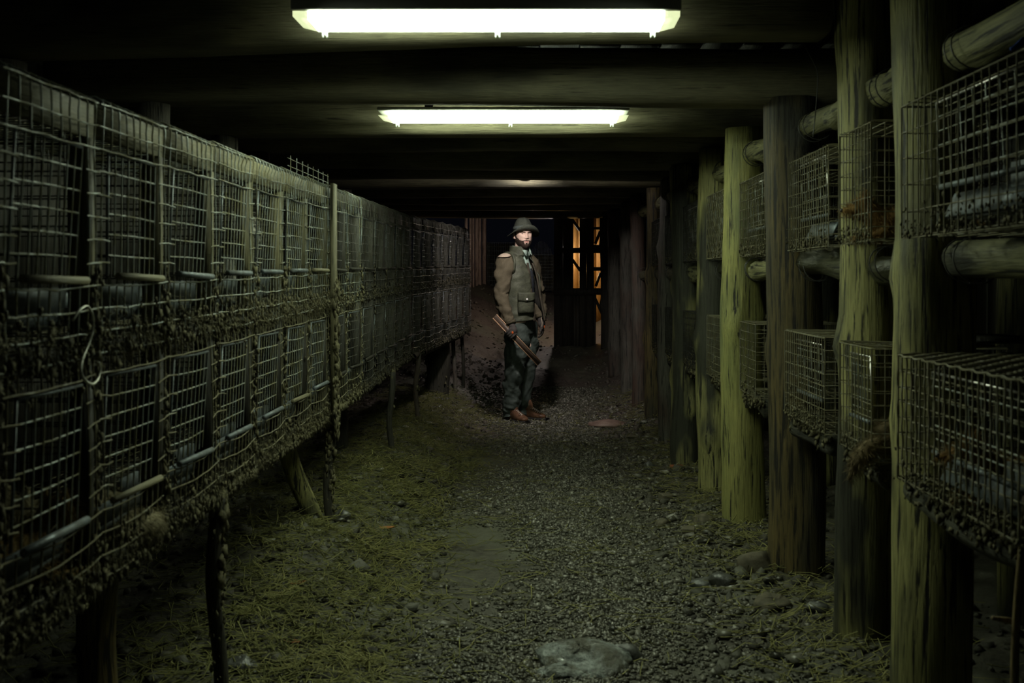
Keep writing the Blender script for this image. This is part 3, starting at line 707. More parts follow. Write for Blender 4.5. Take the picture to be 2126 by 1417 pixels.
def right_cage(x, y0, y1, z0, z1, label, tier, crimp=0.0, door=True, depth=0.42, tray=True, su=0.032, sv=0.045, dark=False, plate=False):
    t = thing('hutch_cage', (x+depth/2, (y0+y1)/2, z0), label, 'cage', f'{tier} cages between the right posts')
    near = y0 < 4.6; k = 4 if y0 < 3 else 3; r = 0.0021 if near else 0.0018
    if crimp: r = 0.0027
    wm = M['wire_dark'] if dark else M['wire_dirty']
    L = y1-y0; H = z1-z0
    mb = MB(); grid_face(mb, (x, y0, z0), (0, 1, 0), (0, 0, 1), L, H, su, sv, r, k, crimp); mb.build('front_mesh', wm, t)
    for nm, y in (('near_end', y0), ('far_end', y1)):
        mb = MB(); grid_face(mb, (x, y, z0), (1, 0, 0), (0, 0, 1), depth, H, su*1.3, sv, r, 3, 0); mb.build(nm, wm, t)
    mb = MB(); grid_face(mb, (x, y0, z1), (1, 0, 0), (0, 1, 0), depth, L, su*1.4 if not crimp else su, su*1.2, r, 3, crimp*0.8); mb.build('top_mesh', wm, t)
    mb = MB(); grid_face(mb, (x, y0, z0+0.004), (1, 0, 0), (0, 1, 0), depth, L, su*1.3, su*1.6, r, 3, 0); mb.build('floor_mesh', wm, t)
    mb = MB(); grid_face(mb, (x+depth, y0, z0), (0, 1, 0), (0, 0, 1), L, H, su*1.3, sv*1.3, r, 3, 0); mb.build('back_mesh', M['wire_dark'], t)
    if door:
        d0, d1 = y0+L*0.10, y0+L*0.72; a, b = z0+H*0.33, z1-H*0.08
        mb = MB(); til = rnd.uniform(0.006, 0.03)
        def dp(s, u): return (x+0.008+til*(1-u)*0.5, d0+(d1-d0)*s, a+(b-a)*u)
        for i in range(8): mb.tube([dp(i/7, 0), dp(i/7, 1)], r, k, False)
        for j in range(1, 6): mb.tube([dp(0, j/6), dp(1, j/6)], r, k, False)
        dr = mb.build('door', M['wire'], t)
        mb = MB(); mb.tube([dp(0, 0), dp(0, 1), ], 0.0036, 5); mb.tube([dp(0, 1), dp(1, 1)], 0.0033, 5); mb.build('door_frame', M['wire_shiny'], dr)
        mb = MB(); mb.tube([np.array(dp(0, 0))+(-0.004, 0, 0), np.array(dp(1, 0))+(-0.004, 0, 0)], 0.0075, 8); mb.build('door_lip', M['zinc'] if near else M['dark_wood'], dr)
        if tray:
            mb = MB(); mb.obox((x+0.045, (d0+d1)/2, z0+H*0.2), (0.004, (d1-d0)/2, H*0.09), np.array([[0.9, 0, 0.43], [0, 1, 0], [-0.43, 0, 0.9]])); mb.obox((x+0.085, (d0+d1)/2, z0+H*0.115), (0.045, (d1-d0)/2, 0.003)); mb.build('feed_tray', M['zinc'], t)
    if plate:
        mb = MB(); mb.box((x+0.05, y0+0.02, z0+0.05), (x+0.056, y0+0.26, z0+0.15)); mb.build('zinc_plate', M['zinc'], t)
    mb = MB(); n = int(260*L/0.5) if near else 120; y = rng.uniform(y0, y1, n); z = z0+np.abs(rng.normal(0, 0.04, n))
    clumps(mb, np.stack([x+rng.normal(0, 0.005, n), y, z], -1), np.clip(rng.gamma(2.0, 0.0017, n), 0.001, 0.008), (0.6, 0.9, 1.1))
    if near: wisps(mb, np.stack([np.full(30, x), rng.uniform(y0, y1, 30), z0+rng.random(30)*0.03], -1), 0.03)
    o = mb.build('muck', M['muck'], t); o['kind'] = 'stuff'
    return t
UZ0, UZ1, LZ0, LZ1 = 1.428, 1.80, 0.745, 1.095
def yy(i, far=False):
    X, y, r = POSTS[i]; return y-r-0.015 if not far else y+r+0.015
CX = 1.03
UC = [(CX, 2.02, yy(0), 'large upper right cage at the picture edge before the nearest post'), (CX, yy(0, True), yy(1), 'upper right cage with an orange animal, between the two nearest posts'),
      (1.055, yy(1, True), yy(2)-0.02, 'upper right cage with a dark door, before the brown stained post'), (1.03, yy(2, True)+0.02, yy(3), 'small upper right cage beside the bright yellow-green post'),
      (1.0, yy(3, True), yy(4), 'upper right cage with crimped wires behind the yellow-green post'), (0.98, yy(4, True), yy(5), 'sixth upper right cage from the camera, dark and half hidden'),
      (0.97, yy(5, True), yy(6), 'seventh upper right cage from the camera, dark and half hidden'), (0.96, yy(6, True), yy(7), 'eighth upper right cage from the camera, dark and half hidden')]
for i, (x, a, b, lab) in enumerate(UC):
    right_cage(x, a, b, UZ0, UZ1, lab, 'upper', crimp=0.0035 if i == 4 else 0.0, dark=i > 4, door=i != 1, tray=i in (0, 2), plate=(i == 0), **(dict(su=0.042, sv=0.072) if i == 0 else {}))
LC = [(CX-0.01, 2.02, yy(0), 'large lower right cage with crimped wires at the picture edge'), (CX, yy(0, True), yy(1), 'lower right cage with a furry tail hanging from its end'),
      (1.04, yy(1, True), yy(2)-0.02, 'lower right cage beside the brown stained post'), (1.03, yy(2, True)+0.24, yy(3), 'short lower right cage beside the bright yellow-green post'),
      (1.0, yy(3, True), yy(4), 'fifth lower right cage from the camera, behind the yellow-green post'), (0.98, yy(4, True), yy(5), 'sixth lower right cage from the camera, dark and half hidden'),
      (0.97, yy(5, True), yy(6), 'seventh lower right cage from the camera, dark and half hidden'), (0.96, yy(6, True), yy(7), 'eighth lower right cage from the camera, dark and half hidden')]
for i, (x, a, b, lab) in enumerate(LC):
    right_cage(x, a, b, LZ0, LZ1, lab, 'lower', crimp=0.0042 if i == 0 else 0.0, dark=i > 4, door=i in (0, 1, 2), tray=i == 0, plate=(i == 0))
    mb = MB(); log(mb, (x+0.06, a+0.01, LZ0-0.052), (x+0.06, b-0.01, LZ0-0.045), 0.036, 0.036, seed=700+i, n=20, k=14, rn=0.22, square=0.4)
    t = thing('ledge_log', (x+0.06, (a+b)/2, LZ0-0.1), f'wet ledge log under the {ordinal(i)} lower right cage', 'log', 'ledge logs under the lower right cages')
    mb.build('log', M['ledge'], t, True)
    mb = MB(); n = 220; y = rng.uniform(a, b, n)
    clumps(mb, np.stack([x+0.03+rng.normal(0, 0.012, n), y, LZ0-0.015-np.abs(rng.normal(0, 0.02, n))], -1), np.clip(rng.gamma(2.5, 0.003, n), 0.002, 0.014), (0.7, 0.9, 1.2)); o = mb.build('muck', M['muck'], t); o['kind'] = 'stuff'
# dark boards lying under the upper rails on top of lower cages
for i, (yc, zc) in enumerate(((3.25, 1.12), (4.0, 1.115))):
    mb = MB(); mb.obox((1.42, yc, zc), (0.16, 0.14, 0.008), jit=0.003); props(mb.build('loose_board', M['dark_wood']), f'dark board lying on the {("second", "third")[i]} lower right cage', 'board', 'boards on the lower right cages')

# ------------------------------------------------------------------ animals in the cages
def ball(mb, c, r, k=12, squash=(1, 1, 1)):
    n = 9; ph = np.linspace(-PI/2, PI/2, n); th = np.arange(k)*2*PI/k
    c = np.asarray(c, float); sq = np.array(squash)
    V = [c+sq*r*np.array([0, 0, -1])]+[c+sq*r*np.array([math.cos(p)*math.cos(a), math.cos(p)*math.sin(a), math.sin(p)]) for p in ph[1:-1] for a in th]+[c+sq*r*np.array([0, 0, 1])]
    q = []; t = []
    for j in range(k):
        t.append((0, 1+(j+1) % k, 1+j)); b = 1+(n-3)*k; t.append((len(V)-1, b+j, b+(j+1) % k))
        for i in range(n-3): q.append((1+i*k+j, 1+i*k+(j+1) % k, 1+(i+1)*k+(j+1) % k, 1+(i+1)*k+j))
    mb.add(V, q, t)
def limb(mb, pts, rad, k=12):
    pts = np.asarray(pts, float); rad = np.asarray(rad, float)
    t = np.linspace(0, len(pts)-1, (len(pts)-1)*4+1)
    P = np.stack([np.interp(t, np.arange(len(pts)), pts[:, i]) for i in range(3)], -1); R = np.interp(t, np.arange(len(pts)), rad)
    for _ in range(2): P[1:-1] = (P[:-2]+2*P[1:-1]+P[2:])/4
    mb.tube(P, R, k); ball(mb, P[0], R[0]); ball(mb, P[-1], R[-1])
def strands(o, name, mat, n, L, r, parent, droop=0.3, sel=None, back=(0, 0, 0)):
    me = o.data; V = np.zeros(len(me.vertices)*3, np.float32); me.vertices.foreach_get('co', V); V = V.reshape(-1, 3).astype(float)
    N = np.zeros(len(me.vertices)*3, np.float32); me.vertex_normals.foreach_get('vector', N); N = N.reshape(-1, 3).astype(float)
    ids = np.arange(len(V)) if sel is None else np.nonzero(sel(V))[0]
    if len(ids) == 0: return
    ids = rng.choice(ids, n); P = V[ids]; d = N[ids]+rng.normal(0, 0.35, (n, 3))+np.array(back); d[:, 2] -= droop; d /= np.linalg.norm(d, axis=1)[:, None]
    l = L*rng.uniform(0.5, 1.2, n)[:, None]; sd = np.cross(d, rng.normal(size=(n, 3))); sd /= np.linalg.norm(sd, axis=1)[:, None]; s2 = np.cross(d, sd)
    P = P-d*0.002; m = P+d*l*0.55; tip = P+d*l+np.array([0, 0, -0.25])*l*droop
    VV = np.stack([P+sd*r, P-sd*r*0.5+s2*r*0.8, P-sd*r*0.5-s2*r*0.8, m+sd*r*0.8, m-sd*r*0.4+s2*r*0.65, m-sd*r*0.4-s2*r*0.65, tip], 1).reshape(-1, 3)
    b = np.arange(n)[:, None, None]*7
    Q = (np.array([(0, 1, 4, 3), (1, 2, 5, 4), (2, 0, 3, 5)])[None]+b).reshape(-1, 4); T = (np.array([(3, 4, 6), (4, 5, 6), (5, 3, 6)])[None]+b).reshape(-1, 3)
    mb = MB(); mb.add(VV+org(parent), Q, T); f = mb.build(name, mat, parent); f['kind'] = 'stuff'; return f
def furmat(name, a, b): return noisy(name, a, b, 22, 0.8, 0.5, 0.004, spec=0.15)
FUR = {'grey': furmat('grey_fur', (0.24, 0.235, 0.20), (0.50, 0.48, 0.41)), 'tawny': furmat('tawny_fur', (0.13, 0.085, 0.03), (0.26, 0.18, 0.07)),
       'pale': furmat('pale_fur', (0.25, 0.22, 0.13), (0.42, 0.37, 0.24)), 'orange': furmat('orange_fur', (0.15, 0.085, 0.028), (0.29, 0.18, 0.065)), 'brown': furmat('brown_fur', (0.10, 0.075, 0.04), (0.22, 0.17, 0.09))}
M['nose'] = plain('dark_nose', (0.01, 0.01, 0.01), 0.35)
def fox(loc, yaw, s, fur, label, sit=False, tail=None, curl=1):
    t = thing('caged_animal', loc, label, 'animal', 'furry animals in the cages')
    c, sn = math.cos(yaw), math.sin(yaw); loc = np.array(loc, float)
    def W(x, y, z): return loc+s*np.array([c*x-sn*y, sn*x+c*y, z])
    mb = MB()
    if sit:
        limb(mb, [W(-.10, 0, .085), W(-.06, 0, .13), W(.0, 0, .20), W(.03, 0, .27), W(.05, 0, .315)], [s*.085, s*.08, s*.066, s*.048, s*.042]); hd = (.075, .335)
        for y in (-.045, .045):
            limb(mb, [W(.035, y, .20), W(.055, y, .11), W(.05, y, .03), W(.075, y, .016)], [s*.03, s*.022, s*.016, s*.016])
            limb(mb, [W(-.10, y*1.5, .09), W(-.01, y*1.8, .085), W(-.06, y*1.7, .03), W(.0, y*1.7, .018)], [s*.06, s*.04, s*.022, s*.017])
        tl = [W(-.15, 0, .05), W(-.2, .08*curl, .04), W(-.12, .16*curl, .04), W(-.0, .17*curl, .035)]
    else:
        limb(mb, [W(-.17, 0, .075), W(-.06, 0, .085), W(.06, 0, .078), W(.14, 0, .085), W(.18, .01, .12), W(.20, .015, .145)], [s*.072, s*.078, s*.07, s*.062, s*.048, s*.042]); hd = (.225, .16)
        for y in (-.045, .045):
            limb(mb, [W(.12, y, .06), W(.16, y*1.2, .022), W(.25, y*1.1, .017)], [s*.03, s*.019, s*.016])
            limb(mb, [W(-.15, y*1.2, .065), W(-.07, y*1.9, .055), W(-.13, y*2.0, .02), W(-.05, y*2.0, .016)], [s*.055, s*.036, s*.02, s*.016])
        tl = [W(-.22, 0, .05), W(-.27, .07*curl, .04), W(-.2, .15*curl, .04), W(-.06, .16*curl, .04)]
    hx, hz = hd
    ball(mb, W(hx, 0, hz), s*.046, squash=(1, 1, .92))
    limb(mb, [W(hx+.02, 0, hz-.008), W(hx+.058, 0, hz-.018), W(hx+.08, 0, hz-.02)], [s*.032, s*.02, s*.013])
    for y in (-.03, .03): limb(mb, [W(hx-.012, y, hz+.025), W(hx-.016, y*1.25, hz+.055), W(hx-.018, y*1.35, hz+.078)], [s*.02, s*.013, s*.004], 8)
    tl = tail if tail is not None else tl
    limb(mb, tl, np.array([.02, .034, .036, .012])*s if len(tl) == 4 else np.linspace(.02, .04, len(tl))*s)
    b = remesh(mb, 'body', FUR[fur], t, 0.008*max(s, 0.7), 4)
    mb = MB(); ball(mb, W(hx+.09, 0, hz-.018), s*.009); mb.build('nose', M['nose'], t, True)
    for y in (-.022, .022):
        mb = MB(); ball(mb, W(hx+.036, y, hz+.012), s*.007); mb.build('eye', M['nose'], t, True)
    strands(b, 'fur', FUR[fur], 5000, 0.04*s, 0.0008, t, 0.8)
    return t
fl = lambda y, up: (lzm(y) if up else lzb(y))+0.024
fox((-1.115, 3.62, fl(3.6, True)), math.atan2(-0.6, 0.8), 0.9, 'grey', 'pale grey furry animal sitting in an upper left cage, face to the mesh', sit=True, curl=-1)
fox((-1.12, 1.98, fl(2.0, False)), 1.1, 0.85, 'tawny', 'tawny animal with a dark muzzle lying in the nearest lower left cage')
fox((-1.12, 2.38, fl(2.4, False)), -1.9, 0.75, 'pale', 'pale cream animal curled in a lower left cage')
fox((1.22, 3.24, UZ0+0.008), 2.9, 0.72, 'orange', 'orange-brown animal lying in the upper right cage between near posts')
tz = [at(1838, 915, 3.16), at(1806, 925, 3.10), at(1786, 950, 3.08), at(1764, 992, 3.08)]
fox((1.24, 3.24, LZ0+0.008), 0.3, 0.7, 'brown', 'brown animal in a lower right cage, its bushy tail hanging out', tail=tz)
fox((1.24, 2.42, LZ0+0.008), 2.8, 0.8, 'orange', 'rusty animal behind the crimped wires of the lower right cage')
fox((1.22, 4.93, LZ0+0.008), -2.0, 0.6, 'pale', 'pale animal resting in the lower right cage by the bright yellow-green post')

# ------------------------------------------------------------------ the man
PX0, PY0 = (1080-VPX)*9.35/FPX, 9.35
person = thing('person', (PX0, PY0, float(ground(PX0, PY0))), 'bearded man in brimmed hat, olive field vest and dark trousers standing in the aisle', 'person')
PO = np.array(person.location)
def L3(p): return PO+np.asarray(p, float)
FB = np.array([0.80, -0.60, 0.0]); RB = np.array([-0.60, -0.80, 0.0])          # body front and body right
def catmull(S, sub):
    S = np.asarray(S, float); n = len(S); out = []
    for i in range(n-1):
        p0, p1, p2, p3 = S[max(i-1, 0)], S[i], S[i+1], S[min(i+2, n-1)]
        for u in np.arange(sub)/sub: out.append(0.5*((2*p1)+(-p0+p2)*u+(2*p0-5*p1+4*p2-p3)*u*u+(-p0+3*p1-3*p2+p3)*u**3))
    out.append(S[-1]); return np.array(out)
def loft(mb, secs, ref, k=28, sub=5, arc=None, disp=None, cap=True, boxy=0.0, vee=None):
    S = catmull(secs, sub); P = S[:, :3]; n = len(P)
    T = np.gradient(P, axis=0); T /= np.linalg.norm(T, axis=1)[:, None]
    ref = np.asarray(ref, float); A = ref-(T@ref)[:, None]*T; A /= np.linalg.norm(A, axis=1)[:, None]; B = np.cross(T, A)
    th = np.arange(k)*2*PI/k if arc is None else np.linspace(arc[0], arc[1], k)
    ra, rb = S[:, 3:4], S[:, 4:5]
    c, s = np.cos(th)[None], np.sin(th)[None]
    if boxy:
        f = (np.abs(c)**(2+boxy)+np.abs(s)**(2+boxy))**(-1/(2+boxy)); c, s = c*f, s*f
    g = np.linspace(0, 1, n)[:, None]; TH2 = th[None]
    if callable(vee):
        a0, a1 = vee(g); TH2 = a0+(a1-a0)*np.linspace(0, 1, k)[None]; c, s = np.cos(TH2), np.sin(TH2)
    d = disp(g, TH2) if disp else 0.0
    V = P[:, None]+((ra+d)*c)[..., None]*A[:, None]+((rb+d)*s)[..., None]*B[:, None]
    V = L3(V.reshape(-1, 3)); kk = k if arc is None else k-1
    i = np.arange(n-1)[:, None]*k; j = np.arange(kk)[None]; j2 = (j+1) % k
    Q = np.stack([i+j, i+j2, i+k+j2, i+k+j], -1).reshape(-1, 4)
    if cap and arc is None:
        V = np.vstack([V, L3(P[:1]), L3(P[-1:])]); c0 = n*k
        t = [(c0, (x+1) % k, x) for x in range(k)]+[(c0+1, (n-1)*k+x, (n-1)*k+(x+1) % k) for x in range(k)]
        mb.add(V, Q, t)
    else: mb.add(V, Q)
def folds(amp, fu, ft, tw, seed):
    def f(g, th):
        rdg = 0.5-np.abs(vn(g*fu*1.6+np.cos(th)*1.2+tw, np.sin(th)*1.5+g*4, seed+9))*4
        a = g*fu+np.cos(th*ft/2+tw*g)*0.9
        return amp*(vn(a+0*th, np.sin(th)*1.3+g*2.0, seed)*1.3+vn(a*2.1, np.cos(th)*1.6+g*3, seed+3)*0.7+0.35*np.clip(rdg, -0.6, 0.5))*np.clip(np.minimum(g, 1-g)*9+0.25, 0, 1)
    return f
def cloth(name, a, b, scale=60, rough=0.85): return noisy(name, a, b, scale, rough, 0.35, 0.003, spec=0.2)
K = {'jacket': noisy('waxed_olive', (0.03, 0.033, 0.022), (0.07, 0.075, 0.048), 17, 0.6, 0.8, 0.012, spec=0.25), 'sleeve': cloth('brown_knit', (0.055, 0.046, 0.029), (0.085, 0.070, 0.044), 120), 'trim': cloth('brown_trim', (0.035, 0.029, 0.02), (0.055, 0.046, 0.032), 60),
     'patch': cloth('suede_patch', (0.30, 0.24, 0.18), (0.37, 0.30, 0.23), 60), 'trouser': cloth('slate_trouser', (0.034, 0.044, 0.038), (0.06, 0.074, 0.064), 30, 0.6),
     'quilt': cloth('navy_quilt', (0.028, 0.032, 0.04), (0.05, 0.055, 0.065), 30, 0.5), 'shirt': cloth('pale_green_shirt', (0.28, 0.38, 0.32), (0.36, 0.46, 0.39), 40),
     'hat': cloth('green_felt', (0.038, 0.044, 0.034), (0.06, 0.066, 0.05), 80), 'band': cloth('hat_band', (0.06, 0.075, 0.068), (0.085, 0.1, 0.09), 80),
     'skin': cloth('skin', (0.50, 0.34, 0.27), (0.60, 0.43, 0.35), 30, 0.5), 'lip': cloth('lips', (0.42, 0.20, 0.17), (0.48, 0.24, 0.2), 30, 0.45),
     'hair': cloth('dark_hair', (0.018, 0.012, 0.009), (0.05, 0.034, 0.025), 90), 'boot': cloth('brown_leather', (0.07, 0.034, 0.02), (0.19, 0.10, 0.06), 25, 0.3),
     'sole': plain('sole', (0.02, 0.017, 0.015), 0.8), 'glove': cloth('dark_glove', (0.03, 0.028, 0.026), (0.06, 0.05, 0.045), 50), 'orange': cloth('orange_patch', (0.5, 0.09, 0.02), (0.6, 0.13, 0.03), 40),
     'lace': plain('lace', (0.55, 0.5, 0.45), 0.7), 'white': plain('button', (0.75, 0.74, 0.7), 0.3), 'eye': plain('eye', (0.55, 0.53, 0.5), 0.2), 'iris': plain('iris', (0.02, 0.02, 0.025), 0.15), 'lining': cloth('dark_lining', (0.02, 0.019, 0.016), (0.035, 0.033, 0.028), 40)}
# head
HC = np.array([0.028, -0.045, 1.722]); HF = np.array([math.sin(0.36), -math.cos(0.36), 0]); HR = np.array([math.cos(0.36), math.sin(0.36), 0])
def head_uvw(th, ph, grow=0.0):
    th, ph = np.broadcast_arrays(np.asarray(th, float), np.asarray(ph, float))
    e = 0.9; cp, sp = np.cos(ph), np.sin(ph)
    f = lambda x: np.sign(x)*np.abs(x)**e
    U = 0.0765*f(np.sin(th))*np.abs(cp)**e; V = 0.098*f(np.cos(th))*np.abs(cp)**e; W_ = 0.132*f(sp)
    s = sst(0.0, -0.13, W_); fr = sst(0.0, 0.06, V)
    U = U*(1-0.20*s+0.03*np.exp(-((W_+0.06)/0.03)**2)); V = V+fr*(0.020*s)-(1-fr)*0.0; V = np.where(V < 0, V*(1-0.35*s), V)
    V = V-fr*0.010*np.exp(-((np.abs(U)-0.0)/0.06)**2)*sst(0.02, 0.10, W_)
    g = lambda u0, w0, su, sw: np.exp(-(((np.abs(U)-u0)/su)**2+((W_-w0)/sw)**2))
    rampn = np.clip((0.040-W_)/0.066, 0, 1)**1.2*(1-sst(-0.026, -0.042, W_))
    V = V+fr*(0.027*np.exp(-(U/0.0115)**2)*rampn+0.010*g(0.014, -0.029, 0.008, 0.009)-0.017*g(0.031, 0.014, 0.020, 0.011)+0.008*g(0.028, 0.034, 0.022, 0.009)
              +0.006*g(0.045, -0.012, 0.018, 0.016)+0.007*g(0.0, -0.054, 0.022, 0.006)+0.007*g(0.0, -0.068, 0.019, 0.006)-0.006*g(0.0, -0.061, 0.024, 0.003)+0.010*g(0.0, -0.105, 0.022, 0.02)-0.004*g(0.0, -0.083, 0.02, 0.008))
    l = np.sqrt(U*U+V*V+W_*W_)+1e-9; m = 1+grow/l
    return U*m, V*m, W_*m
def head_pt(U, V, W_): return L3(HC+U[..., None]*HR+V[..., None]*HF+W_[..., None]*np.array([0, 0, 1.0]))
TH = np.linspace(-PI, PI, 181)[:-1]; PH = np.linspace(-PI/2+0.02, PI/2-0.02, 120)
THg, PHg = np.meshgrid(TH, PH, indexing='ij')
THf, PHf = np.meshgrid(np.linspace(-PI, PI, 481)[:-1], np.linspace(-PI/2+0.02, PI/2-0.02, 320), indexing='ij')
def head_patch(mb, mask, grow, rough=0.0, inner=-0.003):
    U, V, W_ = head_uvw(THf, PHf); m = mask(U, V, W_, THf)
    gr = grow+rough*vn(THf*26, PHf*34, 21); o = head_pt(*head_uvw(THf, PHf, gr)); i_ = head_pt(*head_uvw(THf, PHf, inner))
    nt_, np_ = THf.shape; used = {}; Vs = []; Qs = []
    def vid(a, b, lay):
        a %= nt_
        if (a, b, lay) not in used: used[(a, b, lay)] = len(Vs); Vs.append((o if lay else i_)[a, b])
        return used[(a, b, lay)]
    cell = m[:, :-1] & m[:, 1:] & np.roll(m, -1, 0)[:, :-1] & np.roll(m, -1, 0)[:, 1:]
    for a, b in zip(*np.nonzero(cell)):
        Qs.append((vid(a, b, 1), vid(a+1, b, 1), vid(a+1, b+1, 1), vid(a, b+1, 1)))
        for da, db, e0, e1 in ((-1, 0, (0, 1), (0, 0)), (1, 0, (1, 0), (1, 1)), (0, -1, (0, 0), (1, 0)), (0, 1, (1, 1), (0, 1))):
            na, nb = (a+da) % nt_, b+db
            if not (0 <= nb < cell.shape[1] and cell[na, nb]):
                p, q = (a+e0[0], b+e0[1]), (a+e1[0], b+e1[1]); Qs.append((vid(*q, 1), vid(*p, 1), vid(*p, 0), vid(*q, 0)))
    if Vs: mb.add(Vs, Qs)
mb = MB()
U, V, W_ = head_uvw(THg, PHg); Pg = head_pt(U, V, W_); nt_, np_ = THg.shape
i = np.arange(nt_)[:, None]*np_; i2 = ((np.arange(nt_)+1) % nt_)[:, None]*np_; j = np.arange(np_-1)[None]
Q = np.stack([i+j, i2+j, i2+j+1, i+j+1], -1).reshape(-1, 4)
b0 = Pg[:, 0].mean(0); b1 = Pg[:, -1].mean(0); VV = np.vstack([Pg.reshape(-1, 3), b0, b1]); c0 = nt_*np_
T = [(c0, ((x+1) % nt_)*np_, x*np_) for x in range(nt_)]+[(c0+1, x*np_+np_-1, ((x+1) % nt_)*np_+np_-1) for x in range(nt_)]
mb.add(VV, Q, T)
for s in (-1, 1):   # ears
    def E(u, v, w_): return L3(HC+HR*s*u+HF*v+np.array([0, 0, w_]))
    a = np.linspace(-0.6, 4.6, 12)
    rim = [E(0.079+0.008*max(0, math.sin(x*0.5)), -0.012-0.017*math.sin(x)*0.9-0.006, 0.002+0.030*math.cos(x)) for x in a]
    mb.tube(rim, 0.0055, 6); ball(mb, E(0.076, -0.014, 0.0), 0.022, squash=(0.45, 0.8, 1.15)); ball(mb, E(0.078, -0.004, -0.028), 0.009)
loft(mb, [(0.0, 0.0, 1.44, .10, .08), (-.005, 0, 1.52, .068, .066), (.008, -.012, 1.60, .060, .062), (.015, -.02, 1.68, .058, .062)], RB)
loft(mb, [(-.01, .0, .84, .15, .11), (-.01, 0, .95, .155, .115), (-.015, 0, 1.1, .145, .11), (-.02, 0, 1.3, .165, .125), (-.02, 0, 1.43, .165, .105), (-.01, 0, 1.5, .10, .08)], RB)
SHR, ELR, WRR = np.array([-.135, -.165, 1.465]), np.array([-.172, -.215, 1.15]), np.array([-.080, -.300, .905])
SHL, ELL, WRL = np.array([.085, .165, 1.465]), np.array([.165, .215, 1.17]), np.array([.195, .085, .945])
for a, b_, c in ((SHR, ELR, WRR), (SHL, ELL, WRL)):
    loft(mb, [(*(a+(0, 0, .03)), .05, .05), (*(a*.6+b_*.4), .05, .05), (*b_, .043, .043), (*(b_*.5+c*.5), .04, .04), (*c, .03, .03)], (1, 0.2, 0))
LEGR = [(-.035, -.085, .93, .10, .10), (-.02, -.09, .74, .085, .085), (-.05, -.10, .48, .062, .062), (-.075, -.07, .28, .055, .055), (-.09, -.045, .06, .04, .04)]
LEGL = [(.05, .075, .93, .10, .10), (.075, .07, .74, .08, .08), (.072, .05, .5, .06, .06), (.045, .07, .28, .05, .05), (.035, .085, .06, .04, .04)]
for lg in (LEGR, LEGL): loft(mb, lg, RB)
body = remesh(mb, 'body', [K['skin'], K['lip']], person, 0.0042, 1)
me = body.data; cc = np.zeros(len(me.polygons)*3, np.float32); me.polygons.foreach_get('center', cc); cc = cc.reshape(-1, 3)-HC
lu, lv, lw = cc@HR, cc@HF, cc[:, 2]
me.polygons.foreach_set('material_index', ((np.abs(lu) < 0.021-0.9*np.abs(lw+0.062)) & (lw < -0.0545) & (lw > -0.071) & (lv > 0.05)).astype(np.int32))
# eyes, brows, beard, hair
for s in (-1, 1):
    u, v, w_ = head_uvw(np.arcsin(0.031/0.0765)*s, 0.10)
    c = HC+HR*0.031*s+HF*(float(v)-0.0062)+np.array([0, 0, 0.0135])
    mb = MB(); ball(mb, L3(c), 0.0118); ey = mb.build('eye', K['eye'], person, True)
    look = np.array([0, -1, -0.03]); mb = MB(); ball(mb, L3(c+look*0.0085), 0.0052); mb.build('iris', K['iris'], ey, True)
    mb = MB(); lid = [L3(c+HR*x+HF*(0.0105-abs(x)*0.25)+np.array([0, 0, 0.0052-abs(x)*0.15])) for x in (-.016, -.008, 0, .008, .016)]; mb.tube(lid, [.002, .0035, .004, .0035, .002], 6); mb.build('eyelid', K['skin'], ey, True)
mb = MB(); head_patch(mb, lambda U, V, W_, th: (np.abs(U) > 0.011) & (np.abs(U) < 0.052) & (np.abs(W_-(0.0265-0.10*np.maximum(np.abs(U)-0.035, 0)+0.10*np.minimum(np.abs(U)-0.022, 0)+0.004*vn(U*300, W_*100, 5))) < 0.0040) & (V > 0), 0.004, 0.003); mb.build('eyebrows', K['hair'], person, True)
def beardmask(U, V, W_, th):
    a = np.abs(U); Wn = W_+0.010*vn(th*22, W_*500, 77)
    m = Wn < np.interp(np.abs(th), [0, 0.22, 0.42, 0.62, 0.95, 1.25, 1.45], [-0.090, -0.086, -0.066, -0.052, -0.042, -0.018, 0.012])
    m |= (Wn < -0.0435-0.22*a) & (W_ > -0.0545-0.25*np.maximum(a-0.022, 0)) & (a < 0.037)
    m |= (a > 0.025) & (a < 0.045) & (Wn < -0.053)
    m |= (a/0.011)**2+((Wn+0.084)/0.011)**2 < 1
    return m & (np.abs(th) < 1.6) & (W_ > -0.131)
mb = MB(); head_patch(mb, beardmask, 0.0035, 0.005); bd = mb.build('beard', K['hair'], person, True)
strands(bd, 'beard_hair', K['hair'], 1800, 0.006, 0.0006, bd, 0.6)
mb = MB(); head_patch(mb, lambda U, V, W_, th: (np.abs(th) > 1.42) & (W_ > -0.06+0.05*(np.abs(th) < 1.9)) & (W_ < 0.09), 0.006, 0.004); mb.build('hair', K['hair'], person, True)
